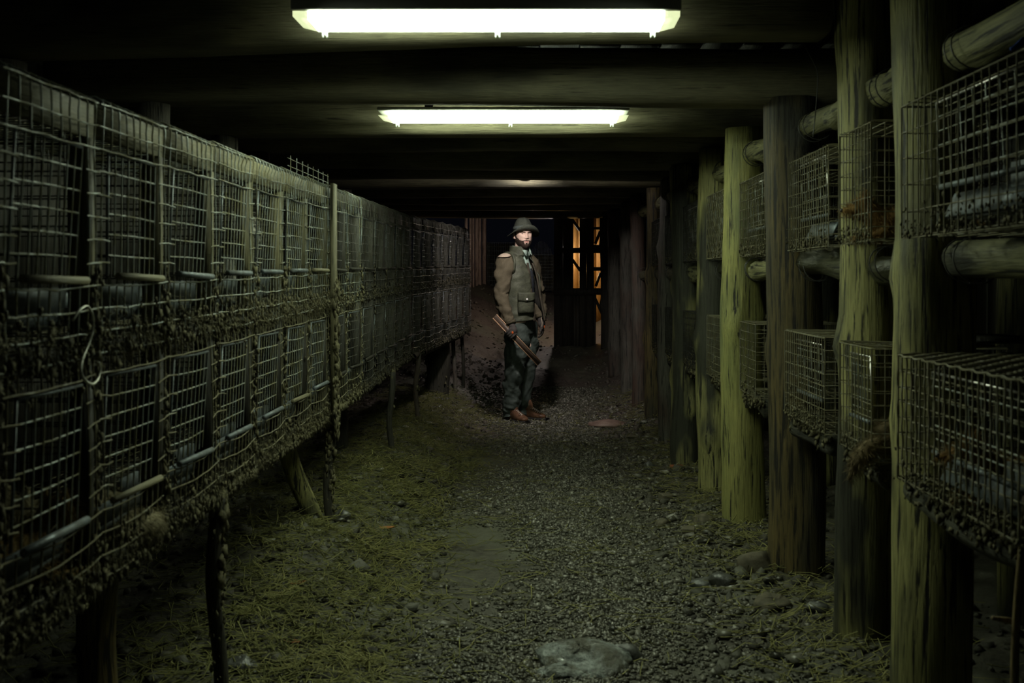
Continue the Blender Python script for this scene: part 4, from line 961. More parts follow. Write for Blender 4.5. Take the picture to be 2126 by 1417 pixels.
# hat
th = np.linspace(0, 2*PI, 49)[:-1]
def hatp(u, v, w_): return L3(HC+HR*u+HF*v+np.array([0, 0, w_]))
mb = MB(); rings = []
prof = [(1.00, 0), (0.86, 1), (0.72, 2), (0.585, 3)]
def brim_z(f, a): return 0.038+0.034*np.cos(a)*(f-0.55)*2.0-0.055*np.sin(a)**2*(f-0.58)*2.0+0.012*(np.cos(2*a)+1)*(f > 0.95)
for f, q in prof: rings.append([(0.150*f*math.sin(a), 0.172*f*math.cos(a)-0.004, float(brim_z(f, a))) for a in th])
crown = [(0.088, 0.104, 0.048), (0.086, 0.101, 0.070), (0.076, 0.092, 0.104), (0.060, 0.076, 0.138), (0.043, 0.058, 0.160), (0.022, 0.036, 0.164)]
for ru, rv, z in crown:
    ring = []
    for a in th:
        pinch = 0.016*np.exp(-((abs(((a+PI) % (2*PI))-PI)-0.55)/0.35)**2)*np.clip((z-0.08)/0.06, 0, 1)
        ring.append(((ru-pinch)*math.sin(a), (rv-pinch*0.6)*math.cos(a)-0.004-0.10*(z-0.066)*0.6, z-0.016*np.clip((z-0.15)/0.01, 0, 1)*math.cos(a)*0.3+0.006*math.cos(a)))
    rings.append(ring)
R_ = np.array([[hatp(*p) for p in ring] for ring in rings]); n_, k_ = R_.shape[:2]
i = np.arange(n_-1)[:, None]*k_; j = np.arange(k_)[None]; j2 = (j+1) % k_
top = R_[-1].mean(0)-np.array([0, 0, 0.012]); VV = np.vstack([R_.reshape(-1, 3), top])
mb.add(VV, np.stack([i+j, i+k_+j, i+k_+j2, i+j2], -1).reshape(-1, 4), [(n_*k_, (n_-1)*k_+(x+1) % k_, (n_-1)*k_+x) for x in range(k_)])
hat = mb.build('hat', K['hat'], person, True); so = hat.modifiers.new('thick', 'SOLIDIFY'); so.thickness = 0.004; so.offset = 0
mb = MB(); rr = []
for ru, rv, z in ((0.0898, 0.1058, 0.052), (0.0893, 0.1053, 0.066), (0.0862, 0.101, 0.082)): rr.append([hatp(ru*math.sin(a), rv*math.cos(a)-0.004-0.06*(z-0.066), z+0.006*math.cos(a)) for a in th])
R_ = np.array(rr); i = np.arange(2)[:, None]*k_
mb.add(R_.reshape(-1, 3), np.stack([i+j, i+k_+j, i+k_+j2, i+j2], -1).reshape(-1, 4)); o = mb.build('hat_band', K['band'], hat, True); so = o.modifiers.new('thick', 'SOLIDIFY'); so.thickness = 0.003
# trousers
mb = MB()
loft(mb, [(-.005, .0, .80, .165, .125), (-.005, 0, .88, .175, .135), (-.008, 0, .98, .165, .128)], RB, disp=folds(.006, 6, 2, 2, 31))
loft(mb, [(-.035, -.080, .90, .105, .112), (-.020, -.090, .74, .108, .118), (-.042, -.10, .58, .102, .108), (-.056, -.10, .47, .098, .104), (-.066, -.085, .34, .088, .092), (-.076, -.065, .22, .084, .088), (-.080, -.058, .12, .080, .088), (-.078, -.068, .05, .074, .086), (-.076, -.072, .03, .072, .084)], RB, 36, 8, disp=folds(.030, 13, 2, 5, 33))
loft(mb, [(.050, .075, .90, .10, .108), (.078, .070, .72, .092, .098), (.075, .05, .56, .084, .088), (.066, .05, .45, .078, .082), (.046, .07, .28, .074, .078), (.036, .080, .14, .072, .082), (.036, .072, .055, .068, .08), (.036, .07, .035, .066, .078)], RB, 36, 8, disp=folds(.028, 12, 2, 4, 35))
tr = remesh(mb, 'trousers', K['trouser'], person, 0.006, 2)
def patch_on(name, c, wdir, hdir, w_, h, thick, mat, parent, n=7, puff=0.3, flapcut=0.0, smooth=True):
    """soft cushion-like patch: c centre (local), outward normal = wdir x hdir"""
    wd, hdv = np.array(wdir, float), np.array(hdir, float); nn = np.cross(wd, hdv); nn /= np.linalg.norm(nn); mb = MB(); V = []
    for a in np.linspace(-1, 1, n):
        for b in np.linspace(-1, 1, n):
            e_ = (1-abs(a)**4)*(1-abs(b)**4); bb = b-(flapcut*(1-abs(a)) if b < 0 else 0)
            V.append(L3(np.array(c)+wd*a*w_+hdv*bb*h+nn*(thick*(1-puff+puff*e_)-0.10*(a*w_)**2/0.1)))
    for a in np.linspace(-1, 1, n):
        for b in np.linspace(-1, 1, n): V.append(L3(np.array(c)+wd*a*w_+hdv*(b-(flapcut*(1-abs(a)) if b < 0 else 0))*h-nn*(0.012+0.10*(a*w_)**2/0.1)))
    Q = []
    for a in range(n-1):
        for b in range(n-1):
            q = (a*n+b, (a+1)*n+b, (a+1)*n+b+1, a*n+b+1); Q.append(q); Q.append(tuple(x+n*n for x in q[::-1]))
    for a in range(n-1):
        for x, y_ in (((a+1)*n, a*n), (a*n+n-1, (a+1)*n+n-1)): Q.append((x, y_, y_+n*n, x+n*n))
        for x, y_ in ((a, a+1), ((n-1)*n+a+1, (n-1)*n+a)): Q.append((x, y_, y_+n*n, x+n*n))
    mb.add(V, Q); return mb.build(name, mat, parent, smooth)
# quilted vest and shirt under the jacket
mb = MB(); ql = lambda g, th: 0.007*np.abs(np.sin(g*PI*11))+0*th
loft(mb, [(-.01, 0, .93, .16, .128), (-.012, 0, 1.05, .158, .125), (-.018, 0, 1.25, .17, .135), (-.018, 0, 1.38, .16, .122), (-.014, 0, 1.45, .12, .095)], RB, 30, 8, disp=ql); mb.build('quilted_vest', K['quilt'], person, True)
mb = MB()
loft(mb, [(-.016, 0, 1.30, .150, .120), (-.016, 0, 1.42, .14, .115), (-.008, -.002, 1.50, .095, .09), (.002, -.008, 1.555, .077, .077)], RB, 28, 6)
sh = mb.build('shirt', K['shirt'], person, True)
mb = MB()
loft(mb, [(.002, -.008, 1.54, .088, .090), (.004, -.010, 1.585, .082, .086), (.006, -.012, 1.622, .080, .086)], RB, 30, 4, arc=(PI/2+0.25, PI/2-0.25+2*PI), cap=False)
o = mb.build('shirt_collar', K['shirt'], sh, True); so = o.modifiers.new('thick', 'SOLIDIFY'); so.thickness = 0.004
for s in (-1, 1):   # collar points
    a = PI/2-s*0.28
    def cp(r, a_, z): return np.array([.004, -.010, 0])+RB*r*math.cos(a_)+FB*r*math.sin(a_)+np.array([0, 0, z])
    tri = [cp(.088, a+s*0.1, 1.612), cp(.092, a-s*0.65, 1.622), cp(.116, a-s*0.15, 1.525), cp(.108, a+s*0.1, 1.55)]
    mb = MB(); V = [L3(p) for p in tri]+[L3(p*np.array([1, 1, 1])-FB*0.006) for p in tri]; mb.add(V, [(0, 1, 2, 3), (7, 6, 5, 4), (0, 4, 5, 1), (1, 5, 6, 2), (2, 6, 7, 3), (3, 7, 4, 0)]); mb.build('collar_point', K['shirt'], sh)
# jacket shell, open in front
JS = [(.004, .0, .925, .205, .178), (-.002, 0, 1.0, .208, .180), (-.008, 0, 1.12, .198, .168), (-.018, 0, 1.27, .196, .160), (-.020, 0, 1.38, .192, .146), (-.020, 0, 1.465, .176, .124), (-.016, 0, 1.52, .132, .106), (-.006, -.004, 1.565, .100, .098)]
def jvee(g):
    o_ = np.clip((g-0.62)/0.38, 0, 1); return PI/2+0.34+0.35*o_, PI/2-0.10-0.42*o_+2*PI
mb = MB(); fj = folds(.020, 7, 2, 3, 41)
def jd(g, th):   # panels fall open towards the hem on his left
    op = np.exp(-((th-(PI/2+0.34))/0.45)**2)*(1-g)**0.7*0.055
    return fj(g, th)+op
loft(mb, JS, RB, 72, 7, arc=(0, 1), disp=jd, cap=False, vee=jvee)
jk = mb.build('jacket', [K['jacket'], K['lining']], person, True); so = jk.modifiers.new('thick', 'SOLIDIFY'); so.thickness = 0.009; so.offset = -1; so.material_offset = 1
mb = MB()
loft(mb, [(-.006, -.004, 1.545, .106, .106), (-.002, -.008, 1.585, .098, .102), (.000, -.010, 1.622, .096, .104)], RB, 40, 5, arc=(PI/2+0.66, PI/2-0.52+2*PI), cap=False)
o = mb.build('jacket_collar', [K['jacket'], K['lining']], jk, True); so = o.modifiers.new('thick', 'SOLIDIFY'); so.thickness = 0.008; so.material_offset = 1
# front placket edges
for s, a0, w_ in ((1, PI/2-0.10, 'right'), (-1, PI/2+0.34, 'left')):
    S = catmull(JS[:-2], 4); pts = []
    for q, (x, y, z, ra, rb) in enumerate(S):
        op = (1-q/len(S))**0.7*0.055 if s < 0 else 0
        pts.append(L3(np.array([x, y, z])+RB*(ra+op)*math.cos(a0)+FB*(rb+op+0.002)*math.sin(a0)))
    mb = MB(); mb.tube(pts, 0.016, 8, ell=0.007, ref=RB); mb.build('placket', K['trim'], jk, True)
# sleeves
for nm, a, b_, c, sd in (('sleeve', SHR, ELR, WRR, 51), ('sleeve', SHL, ELL, WRL, 53)):
    mb = MB(); up = np.array([0, 0, 1.0])
    loft(mb, [(*(a+np.array([.03*(1 if a[0] < 0 else -1), 0.035*(1 if a[1] < 0 else -1), .035])), .060, .060), (*(a+up*0.005), .080, .078), (*(a*.68+b_*.32), .080, .080), (*(a*.3+b_*.7), .073, .075), (*b_, .070, .073), (*(b_*.62+c*.38), .066, .068), (*(b_*.25+c*.75), .057, .058), (*(c+(b_-c)*0.03), .047, .049)], (1, 0.2, 0), 30, 8, disp=folds(.024, 11, 2, 3, sd))
    slv = mb.build(nm, K['sleeve'], jk, True)
    mb = MB(); d = (b_-c)/np.linalg.norm(b_-c); mb.tube([L3(c-d*0.004), L3(c+d*0.012), L3(c+d*0.030)], [.051, .053, .051], 18, ref=(1, 0.2, 0)); mb.build('cuff', K['sleeve'], jk, True)
# suede shoulder patch, armhole rim, pocket, button, snaps
mb = MB(); thp = np.linspace(0.2, 2*PI-0.2, 20)
V = []; nr = 6; ctr = SHR+np.array([-.008, -.012, .082])
for r_ in range(nr):
    for a in np.arange(16)*2*PI/16:
        f = r_/(nr-1); e1 = RB*0.055*f*math.cos(a); e2 = FB*0.062*f*math.sin(a); q = np.hypot(0.055*f*math.cos(a), 0.062*f*math.sin(a))
        V.append(L3(ctr+e1+e2+np.array([0, 0, -q*q*7.0-0.22*f*math.cos(a)*0.055])))
Q = [(r_*16+a, r_*16+(a+1) % 16, (r_+1)*16+(a+1) % 16, (r_+1)*16+a) for r_ in range(nr-1) for a in range(16)]
mb.add(V, Q); o = mb.build('shoulder_patch', K['patch'], jk, True); so = o.modifiers.new('thick', 'SOLIDIFY'); so.thickness = 0.006
rim = [L3(SHR+RB*-.030*1.0+RB*(.012*math.cos(a*2))+FB*0.098*math.cos(a)+np.array([0, 0, 1.0])*(0.105*math.sin(a)-0.012)) for a in np.linspace(0, 2*PI, 33)]
mb = MB(); mb.tube(rim, 0.012, 8, False); mb.build('armhole_rim', K['jacket'], jk, True)
pn = RB*0.55+FB*0.83; pn /= np.linalg.norm(pn); pw = np.cross(np.array([0, 0, 1.0]), pn)
pc = np.array([-.005, 0, 0])+RB*0.105+FB*0.155
patch_on('pocket', pc+np.array([0, 0, 1.075]), pw, (0, 0, 1), 0.075, 0.078, 0.022, K['jacket'], jk)
patch_on('pocket_flap', pc+pn*0.018+np.array([0, 0, 1.155]), pw, (0, 0, 1), 0.080, 0.036, 0.012, K['jacket'], jk, flapcut=0.5)
mb = MB(); bc = L3(pc+pn*0.033+np.array([0, 0, 1.128])); mb.tube([bc, bc+pn*0.006], [0.0105, 0.009], 14); mb.build('button', K['white'], jk)
for q in (0, 1):
    mb = MB(); sc_ = L3(np.array([-.07+.022*q, -.105+.004*q, 1.535-.03*q])); ball(mb, sc_, 0.006); mb.build('snap', K['white'], jk)
mb = MB(); mb.tube([L3((.198, .02, .955)), L3((.207, .0, .90)), L3((.203, -.01, .865)), L3((.212, -.012, .85))], 0.003, 6); mb.build('drawcord', K['patch'], jk)
# boots
def boot(heel, toe, ank, nm):
    h, t_ = np.array(heel, float), np.array(toe, float); d = (t_-h)/np.linalg.norm(t_-h); sd = np.array([-d[1], d[0], 0]); mb = MB(); Ln = np.linalg.norm(t_-h)
    S = [(0.0, .030, .050, .028), (0.06, .040, .052, .044), (0.25, .042, .056, .052), (0.45, .044, .052, .050), (0.65, .049, .040, .036), (0.82, .046, .034, .026), (0.94, .034, .030, .019), (1.0, .016, .028, .010)]
    loft(mb, [(*(h+d*Ln*u+np.array([0, 0, zc])), a, b_) for u, a, zc, b_ in S], sd, 20, 4, boxy=0.6)
    loft(mb, [(*(h+d*0.075+np.array([0, 0, .04])), .042, .052), (*(h+d*0.075+np.array([0, 0, .12])), .042, .050), (*(np.array(ank)+np.array([0, 0, .2])), .046, .05)], sd, 16, 3)
    o = remesh(mb, 'boot', K['boot'], person, 0.005, 2)
    mb = MB(); so_ = [(-0.012, .030), (0.01, .040), (0.07, .043), (0.13, .040), (0.2, .050), (0.26, .047), (0.30, .030), (Ln+0.006, .012)]
    V = [L3(h+d*u+sd*w_*s+np.array([0, 0, z])) for z in (-0.004, .018) for s in (-1, 1) for u, w_ in so_]; m_ = len(so_); Q = []
    for q in range(m_-1):
        Q += [(q, m_+q, m_+q+1, q+1), (2*m_+q, 2*m_+q+1, 3*m_+q+1, 3*m_+q), (q, q+1, 2*m_+q+1, 2*m_+q), (m_+q, 3*m_+q, 3*m_+q+1, m_+q+1)]
    Q += [(0, 2*m_, 3*m_, m_), (m_-1, 2*m_-1, 4*m_-1, 3*m_-1)]; mb.add(V, Q); mb.build('sole', K['sole'], o)
    for q in range(6):
        u = 0.115+q*0.019; z = 0.112-q*0.0085; mb = MB()
        mb.tube([L3(h+d*(u+0.006)+sd*0.022+np.array([0, 0, z-0.012])), L3(h+d*u+np.array([0, 0, z])), L3(h+d*(u+0.006)-sd*0.022+np.array([0, 0, z-0.012]))], 0.0034, 6); mb.build('lace', K['lace'], o)
    return o
boot((-.105, -.035, 0), (.062, -.265, 0), (-.085, -.06, 0), 'r')
boot((.012, .095, 0), (.235, -.06, 0), (.03, .08, 0), 'l')
# gloves: right hand closed round the bar, left hand hanging half curled
BC = np.array([-.022, -.318, .762]); BD = np.array([.684, 0.02, -.729]); BD /= np.linalg.norm(BD); BU = np.array([.729, 0, .684])
HCn = BC-BD*0.082; nyv = np.array([0, -1.0, 0])
mb = MB(); wr = WRR
limb(mb, [L3(wr+np.array([0.0, 0, .03])), L3(wr), L3(HCn+BU*.035+nyv*.012)], [.036, .034, .036])
ball(mb, L3(HCn+BU*.022+nyv*.018), .040, squash=(1.05, .62, 1.0))
for q in range(4):
    o_ = HCn+BD*(-0.032+0.0215*q); rr_ = (.0112, .012, .0118, .0102)[q]
    limb(mb, [L3(o_+BU*.030+nyv*.026), L3(o_+BU*.004+nyv*.036), L3(o_-BU*.026+nyv*.030), L3(o_-BU*.038+nyv*.006), L3(o_-BU*.030-nyv*.018)], [rr_*1.15, rr_*1.1, rr_, rr_*.95, rr_*.85], 10)
limb(mb, [L3(HCn+BU*.038-nyv*.004-BD*.02), L3(HCn+BU*.034-nyv*.024+BD*.006), L3(HCn+BU*.014-nyv*.032+BD*.03), L3(HCn-BU*.01-nyv*.03+BD*.045)], [.016, .014, .0125, .010], 10)
gr = remesh(mb, 'glove', K['glove'], person, 0.004, 2)
mb = MB(); ball(mb, L3(HCn+BU*.018+nyv*.045+BD*.004), .010, squash=(1.0, .4, 1.2)); mb.build('glove_patch', K['orange'], gr, True)
mb = MB(); hl = np.array([.205, .045, .845])
limb(mb, [L3(WRL+np.array([0, 0, .03])), L3(WRL), L3(hl+np.array([-.004, .015, .045]))], [.036, .033, .036]); ball(mb, L3(hl+np.array([0, .005, .03])), .040, squash=(.62, 1.0, 1.1))
for q in range(4):
    o_ = hl+np.array([.004*q-.004, -.030+.021*q, -.002+(-.006, .0, -.002, .006)[q]]); l_ = (.9, 1.05, 1.0, .8)[q]
    limb(mb, [L3(o_), L3(o_+np.array([.004, -.004, -.032])*l_), L3(o_+np.array([-.012, -.008, -.058])*l_), L3(o_+np.array([-.030, -.010, -.072])*l_)], [.0118, .0112, .0105, .009], 10)
limb(mb, [L3(hl+np.array([0, -.028, .035])), L3(hl+np.array([-.006, -.052, .012])), L3(hl+np.array([-.014, -.060, -.02]))], [.015, .013, .0105], 10)
gl = remesh(mb, 'glove', K['glove'], person, 0.004, 2)
mb = MB(); ball(mb, L3(hl+np.array([.022, -.012, .02])), .012, squash=(.5, 1, 1.3)); mb.build('glove_patch', K['orange'], gl, True)
# bar in his right hand
M['bar'] = noisy('dark_bar', (0.05, 0.035, 0.025), (0.085, 0.06, 0.045), 30, 0.5, 0.2); M['bar_edge'] = noisy('worn_bar_edge', (0.36, 0.20, 0.12), (0.5, 0.32, 0.2), 40, 0.5, 0.2)
bar = thing('club_bar', tuple(L3(BC)), 'long flat dark bar with worn pale edges gripped in the man\'s right hand', 'bar')
Mx = np.stack([BD, BU, np.cross(BD, BU)], 1)
mb = MB(); mb.obox(L3(BC), (0.296, 0.021, 0.007), Mx); mb.build('web', M['bar'], bar)
for s in (-1, 1):
    mb = MB(); mb.obox(L3(BC+BU*s*0.0235), (0.296, 0.0035, 0.013 if s < 0 else 0.009), Mx); mb.build('edge_strip', M['bar_edge'], bar)

# ------------------------------------------------------------------ far end of the shed
part = thing('plank_partition', (0.55, 13.1, 0.4), 'dark plank partition with lit gaps at the right of the far opening', 'partition')
PYd = 13.1
def pbox(nm, px0, px1, py0, py1, y=PYd, th=0.03, mat='dark_wood'):
    a = at(px0, py0, y); b = at(px1, py1, y); mb = MB()
    mb.box((a[0], y-th/2, b[2]), (b[0], y+th/2, a[2]), 0.003); return mb.build(nm, M[mat], part)
for a, b in ((1150, 1168), (1169, 1190), (1203, 1217), (1218, 1233), (1251, 1266), (1267, 1290)): pbox('plank', a, b, 436, 752)
for a, b in ((1151, 1189), (1204, 1232)): pbox('backing_plank', a, b, 436, 752, PYd+0.04)
pbox('backing_plank', 1186, 1236, 606, 752, PYd+0.04)
for a, b in ((1190.5, 1196), (1196.5, 1202.5)): pbox('plank', a, b, 602, 752)
pbox('plank', 1233.5, 1237, 602, 752)
for a, b in ((514, 525), (598, 612), (738, 752)): pbox('rail', 1150, 1290, a, b, PYd-0.04, 0.04)
for a, b in ((471, 476), (508, 522), (554, 562)): pbox('rail', 1228, 1258, a, b, PYd-0.035, 0.03)
pbox('plank', 1247.5, 1251, 523, 600)
for (xa, ya), (xb, yb) in (((1188, 455), (1204, 478)), ((1186, 535), (1205, 562)), ((1236, 620), (1252, 655)), ((1246, 480), (1236, 506)), ((1247, 566), (1237, 594))):
    mb = MB(); p, q = np.array(at(xa, ya, PYd-0.03)), np.array(at(xb, yb, PYd-0.03)); mb.tube([p, (p+q)/2, q], 0.02, 5); mb.build('brace', M['dark_wood'], part)
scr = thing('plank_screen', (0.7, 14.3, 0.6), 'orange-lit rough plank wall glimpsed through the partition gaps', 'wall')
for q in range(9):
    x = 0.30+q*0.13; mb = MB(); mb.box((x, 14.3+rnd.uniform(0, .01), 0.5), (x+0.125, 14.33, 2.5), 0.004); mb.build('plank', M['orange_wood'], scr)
lamp_w = thing('bulb_lamp', (0.63, 13.62, 1.5), 'warm bare bulb burning behind the plank partition', 'lamp')
mb = MB(); ball(mb, (0.60, 13.62, 1.46), 0.03); mb.build('bulb', emitter('warm_bulb', (1.0, 0.62, 0.22), 300), lamp_w, True)
mb = MB(); mb.tube([(0.60, 13.62, 1.485), (0.60, 13.62, 1.55)], 0.018, 8); mb.build('socket', M['dark_wood'], lamp_w)
mb = MB(); mb.tube([(0.60, 13.62, 1.55), (0.60, 13.62, 2.0), (0.60, 13.3, 2.34)], 0.004, 5); mb.build('cord', M['dark_wood'], lamp_w)
lamp_n = thing('yard_lamp', (0.37, 14.0, 1.9), 'small white yard lamp hidden behind the left planks of the partition', 'lamp')
mb = MB(); ball(mb, (0.27, 13.9, 1.75), 0.035); mb.build('bulb', emitter('white_bulb', (1.0, 0.86, 0.78), 420), lamp_n, True)
mb = MB(); mb.tube([(0.27, 13.9, 1.78), (0.27, 13.9, 1.84)], 0.02, 8); mb.build('socket', M['dark_wood'], lamp_n)
mb = MB(); mb.tube([(0.27, 13.9, 1.84), (0.27, 13.5, 2.2), (0.27, 13.25, 2.34)], 0.004, 5); mb.build('cord', M['dark_wood'], lamp_n)
# split boards standing on the bank, left of the opening
for q, (a, b, top, y) in enumerate(((966, 971, 455, 16.0), (975, 979, 440, 16.2), (981, 985, 440, 16.3), (987, 992, 440, 16.5), (993, 999, 440, 16.6), (1001, 1009, 440, 16.9))):
    x0, x1 = (a-VPX)*y/FPX, (b-VPX)*y/FPX; g = float(ground(x0, y)); mb = MB()
    mb.box((x0, y-0.07, g-0.05), (x1, y+0.07, g+1.75), 0.006)
    props(mb.build('split_board', M['pale_wood']), f'{("first", "second", "third", "fourth", "fifth", "sixth")[q]} upright split board from the left, standing on the far bank', 'board', 'split boards on the far bank')
def rack(y, pxa, pxb, pya, pyb, label, arch=False):
    a, b = at(pxa, pya, y), at(pxb, pyb, y); t = thing('wire_rack', ((a[0]+b[0])/2, y, b[2]), label, 'wire rack'); wv = b[0]-a[0]; h = a[2]-b[2]
    mb = MB(); n = 16
    for q in range(n+1):
        s = q/n; zt_ = a[2]-(h*0.28*(2*s-1)**2 if arch else 0); mb.tube([(a[0]+wv*s, y, b[2]), (a[0]+wv*s, y, zt_)], 0.0035, 3, False)
    for z in np.linspace(b[2], a[2]-(h*.28 if arch else 0), 12): mb.tube([(a[0], y, z), (b[0], y, z)], 0.003, 3, False)
    mb.build('front_mesh', M['wire'], t)
    mb = MB()
    for q in range(6):
        for x in (a[0], b[0]): mb.tube([(x, y+q*0.1, b[2]), (x, y+q*0.1, a[2]-(h*.28 if arch else 0))], 0.003, 3, False)
    mb.build('side_mesh', M['wire'], t)
    mb = MB(); mb.box((a[0], y+0.5, b[2]), (b[0], y+0.53, a[2]-(h*.28 if arch else 0))); mb.build('back_board', M['dark_wood'], t)
    for x in (a[0], b[0]):
        g = float(ground(x, y)); mb = MB(); mb.box((x-0.02, y+0.003, min(g-0.1, b[2]-0.1)), (x+0.02, y+0.04, a[2]-(h*.28 if arch else 0))); mb.build('upright', M['dark_wood'], t)
rack(17.4, 1012, 1072, 503, 600, 'wire-fronted rack on the far bank beside the split boards')
rack(17.0, 1100, 1148, 500, 602, 'arched wire-fronted pen on the far bank beside the partition', True)

# ------------------------------------------------------------------ stones, bricks and litter
def on_ground(px, py):
    y = 5.0
    for _ in range(30):
        x = (px-VPX)*y/FPX; y = FPX*(CZ-float(ground(x, y)))/(py-VPY)
    return x, y, float(ground_full(x, y))
def rock(mb, c, r, seed, planes=9, tight=0.5):
    r2 = np.random.default_rng(seed); N = r2.normal(size=(planes, 3)); N /= np.linalg.norm(N, axis=1)[:, None]; D = r2.uniform(tight, 1.0, planes)
    n, k = 15, 22; V = []
    for p in np.linspace(-PI/2+0.05, PI/2-0.05, n):
        for a in np.arange(k)*2*PI/k:
            d = np.array([math.cos(p)*math.cos(a), math.cos(p)*math.sin(a), math.sin(p)]); dn = N@d
            rr = np.min(np.where(dn > 0.05, D/np.maximum(dn, 0.05), 9)); V.append(d*min(rr, 1.1))
    V = np.array(V); V += 0.03*r2.normal(size=V.shape); V = np.vstack([V, [[0, 0, V[:k, 2].mean()]], [[0, 0, V[-k:, 2].mean()]]])*np.array(r)+np.array(c)
    i = np.arange(n-1)[:, None]*k; j = np.arange(k)[None]; j2 = (j+1) % k; c0 = n*k
    mb.add(V, np.stack([i+j, i+j2, i+k+j2, i+k+j], -1).reshape(-1, 4), [(c0, (x+1) % k, x) for x in range(k)]+[(c0+1, (n-1)*k+x, (n-1)*k+(x+1) % k) for x in range(k)])
def rock_at(px, py, r, seed, mat, label, lift=0.3, cat='stone', name='stone', **kw):
    x, y, z = on_ground(px, py); mb = MB(); rock(mb, (x, y, z+r[2]*lift), r, seed, **kw); return props(mb.build(name, M[mat]), label, cat)
x, y, z = on_ground(1205, 1378)
t = thing('rock', (x, y, z), 'large pale wet flat rock lying in the gravel in the foreground', 'rock')
mb = MB(); rock(mb, (x, y, z+0.006), (0.165, 0.135, 0.062), 5, 7, 0.5); mb.build('rock_body', M['boulder'], t)
mb = MB(); rock(mb, (x-0.06, y-0.07, z-0.005), (0.13, 0.085, 0.045), 8, 7, 0.5); mb.build('rock_lobe', M['boulder'], t)
rock_at(1296, 1362, (0.062, 0.05, 0.040), 12, 'stone', 'dark stone touching the right side of the pale foreground rock')
rock_at(1351, 966, (0.045, 0.045, 0.035), 13, 'stone', 'small bluish grey stone beside the red shard by the posts')
rock_at(1458, 1082, (0.065, 0.06, 0.05), 14, 'brick_dark', 'dark rounded lump before the bright yellow-green post')
rock_at(1374, 1090, (0.06, 0.05, 0.035), 15, 'brick_dark', 'dark low lump left of the small brick piece')
rock_at(1464, 1208, (0.075, 0.05, 0.026), 16, 'stone', 'flat dark slate stone on the right gravel edge')
rock_at(1500, 1212, (0.06, 0.05, 0.036), 17, 'stone', 'knobbly grey stone right of the flat slate stone')
rock_at(1570, 1185, (0.08, 0.06, 0.055), 18, 'brick_dark', 'grey-brown rock against the foot of the brown stained post')
rock_at(1605, 1255, (0.07, 0.055, 0.05), 19, 'brick_dark', 'brown angular rock below the brown stained post')
rock_at(1700, 1265, (0.06, 0.05, 0.04), 20, 'stone', 'grey stone in the straw right of the brown stained post')
rock_at(708, 1078, (0.05, 0.045, 0.035), 21, 'stone', 'dark stone beside the foot of the leaning log')
rock_at(500, 1380, (0.06, 0.05, 0.035), 22, 'stone', 'dark stone in the foreground at lower left')
rock_at(1312, 908, (0.05, 0.04, 0.02), 23, 'brick_dark', 'thin dark stone in the gravel before the slab')
def brick_at(px, py, h, yaw, mat, label, name='brick', cat='brick', tilt=0.1):
    x, y, z = on_ground(px, py); c, s = math.cos(yaw), math.sin(yaw); R = np.array([[c, -s, 0], [s, c, 0], [0, 0, 1]])@np.array([[1, 0, 0], [0, math.cos(tilt), -math.sin(tilt)], [0, math.sin(tilt), math.cos(tilt)]])
    mb = MB(); mb.obox((x, y, z+h[2]*0.6), h, R, jit=0.004); return props(mb.build(name, M[mat], None, False, 0.003), label, cat)
brick_at(1381, 1042, (0.034, 0.03, 0.022), 0.4, 'brick_dark', 'small olive brick piece on the right gravel edge, the farther one')
brick_at(1429, 1114, (0.032, 0.03, 0.026), -0.2, 'brick_dark', 'small olive brick piece nearer the camera on the right')
brick_at(1408, 968, (0.05, 0.03, 0.008), 0.5, 'brick_red', 'flat red shard lying by the foot of the posts', 'shard', 'shard', 0.35)
brick_at(1390, 1022, (0.075, 0.02, 0.015), 0.25, 'dark_wood', 'dark wooden stub behind the farther brick piece', 'wood_stub', 'wood', 0.1)
x, y, z = on_ground(1262, 884)
mb = MB(); rock(mb, (x, y, z+0.02), (0.17, 0.14, 0.045), 31, 8, 0.6); props(mb.build('slab', M['slab']), 'brown flat slab right of the man on the gravel', 'stone')
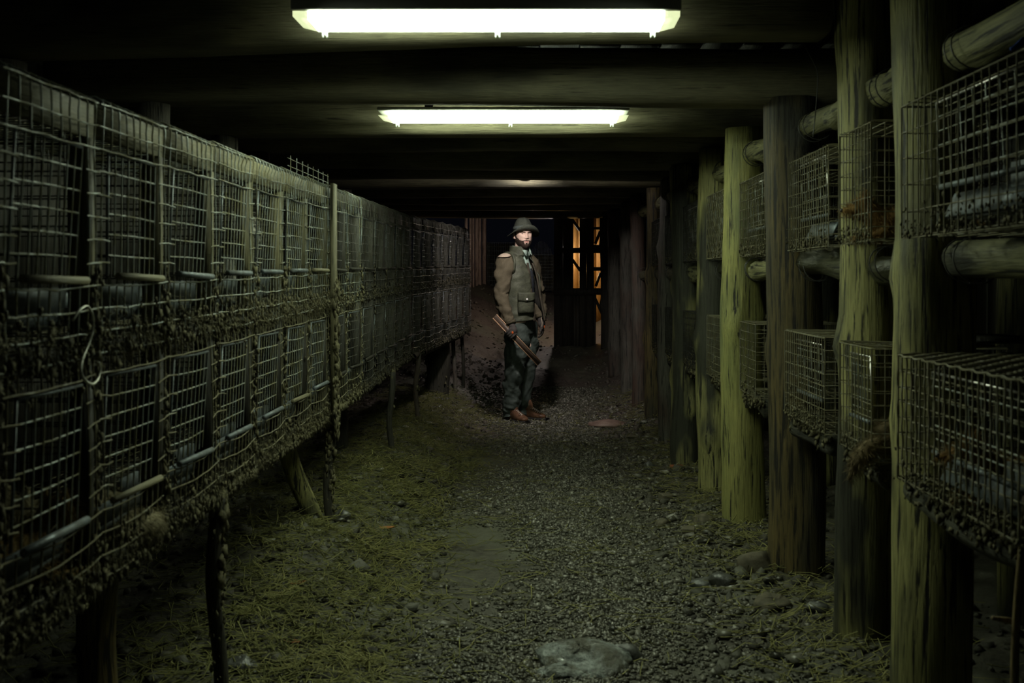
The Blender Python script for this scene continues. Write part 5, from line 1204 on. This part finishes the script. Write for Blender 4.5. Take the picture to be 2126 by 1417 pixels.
def leaf_at(px, py, L_, yaw, mat, label, name='leaf', cat='leaf'):
    x, y, z = on_ground(px, py); mb = MB(); c, s = math.cos(yaw), math.sin(yaw); V = []
    for u in np.linspace(-1, 1, 7):
        wv = 0.45*(1-u*u)**0.7+0.02
        for v in (-1, 0, 1):
            p = (u*L_, v*wv*L_, 0.012+0.25*L_*(abs(v)*0.5+0.3*u*u)); V.append((x+c*p[0]-s*p[1], y+s*p[0]+c*p[1], z+p[2]))
    Q = [(a*3+b, a*3+b+1, a*3+b+4, a*3+b+3) for a in range(6) for b in range(2)]; mb.add(V, Q)
    o = props(mb.build(name, M[mat], None, True), label, cat); so = o.modifiers.new('thick', 'SOLIDIFY'); so.thickness = 0.0015
leaf_at(800, 1100, 0.045, 0.1, 'leaf', 'orange dead leaf on the smooth mud at left')
leaf_at(620, 1212, 0.035, 0.7, 'leaf', 'amber dead leaf in the hay at lower left')
leaf_at(606, 1328, 0.035, -0.4, 'brick_red', 'red-brown dead leaf at lower left, nearest the camera')
for q, (a, b, lb) in enumerate(((330, 1245, 'white chip in the hay under the left cages'), (703, 1292, 'pale chip on the foreground gravel at left'), (663, 1112, 'white chip in the mossy hay before the leaning log'), (1043, 1003, 'tiny white chip in the middle of the aisle'))):
    leaf_at(a, b, 0.013, q*0.9, 'chip', lb, 'chip', 'chip')
# stick, twine, hanging wire
mb = MB(); a, b = np.array(at(2100, 1440, 2.25)), np.array(at(2122, 1120, 2.15)); log(mb, a-(0, 0, .25), b+(b-a)*0.3, 0.011, 0.008, seed=77, n=16, k=8, wob=0.006)
t = thing('branch', tuple(a), 'brown branch leaning up at the bottom right corner', 'branch'); mb.build('stem', M['stick'], t, True)
mb = MB(); c = np.array(at(2108, 1290, 2.2)); mb.tube([c, c+(-0.03, 0, 0.005), c+(-0.055, -0.01, 0.012)], [0.008, 0.006, 0.005], 6); mb.build('twig_stub', M['stick'], t, True)
mb = MB(); mb.tube([at(2126, 80, 2.3), at(2118, 90, 2.3), at(2108, 98, 2.3), at(2098, 102, 2.3)], [0.006, 0.008, 0.007, 0.004], 6); props(mb.build('twine', M['twine'], None, True), 'scrap of blue twine on the top right cage', 'twine')
mb = MB(); pts = [at(1640, 40, 4.0), at(1683, 118, 4.0), at(1697, 150, 4.0), at(1696, 200, 4.0), at(1688, 285, 4.0)]; mb.tube(catmull(pts, 6), 0.0025, 5); props(mb.build('hanging_wire', M['wire_dark'], None, True), 'thin wire dangling from the ceiling above the upper right rail', 'wire')
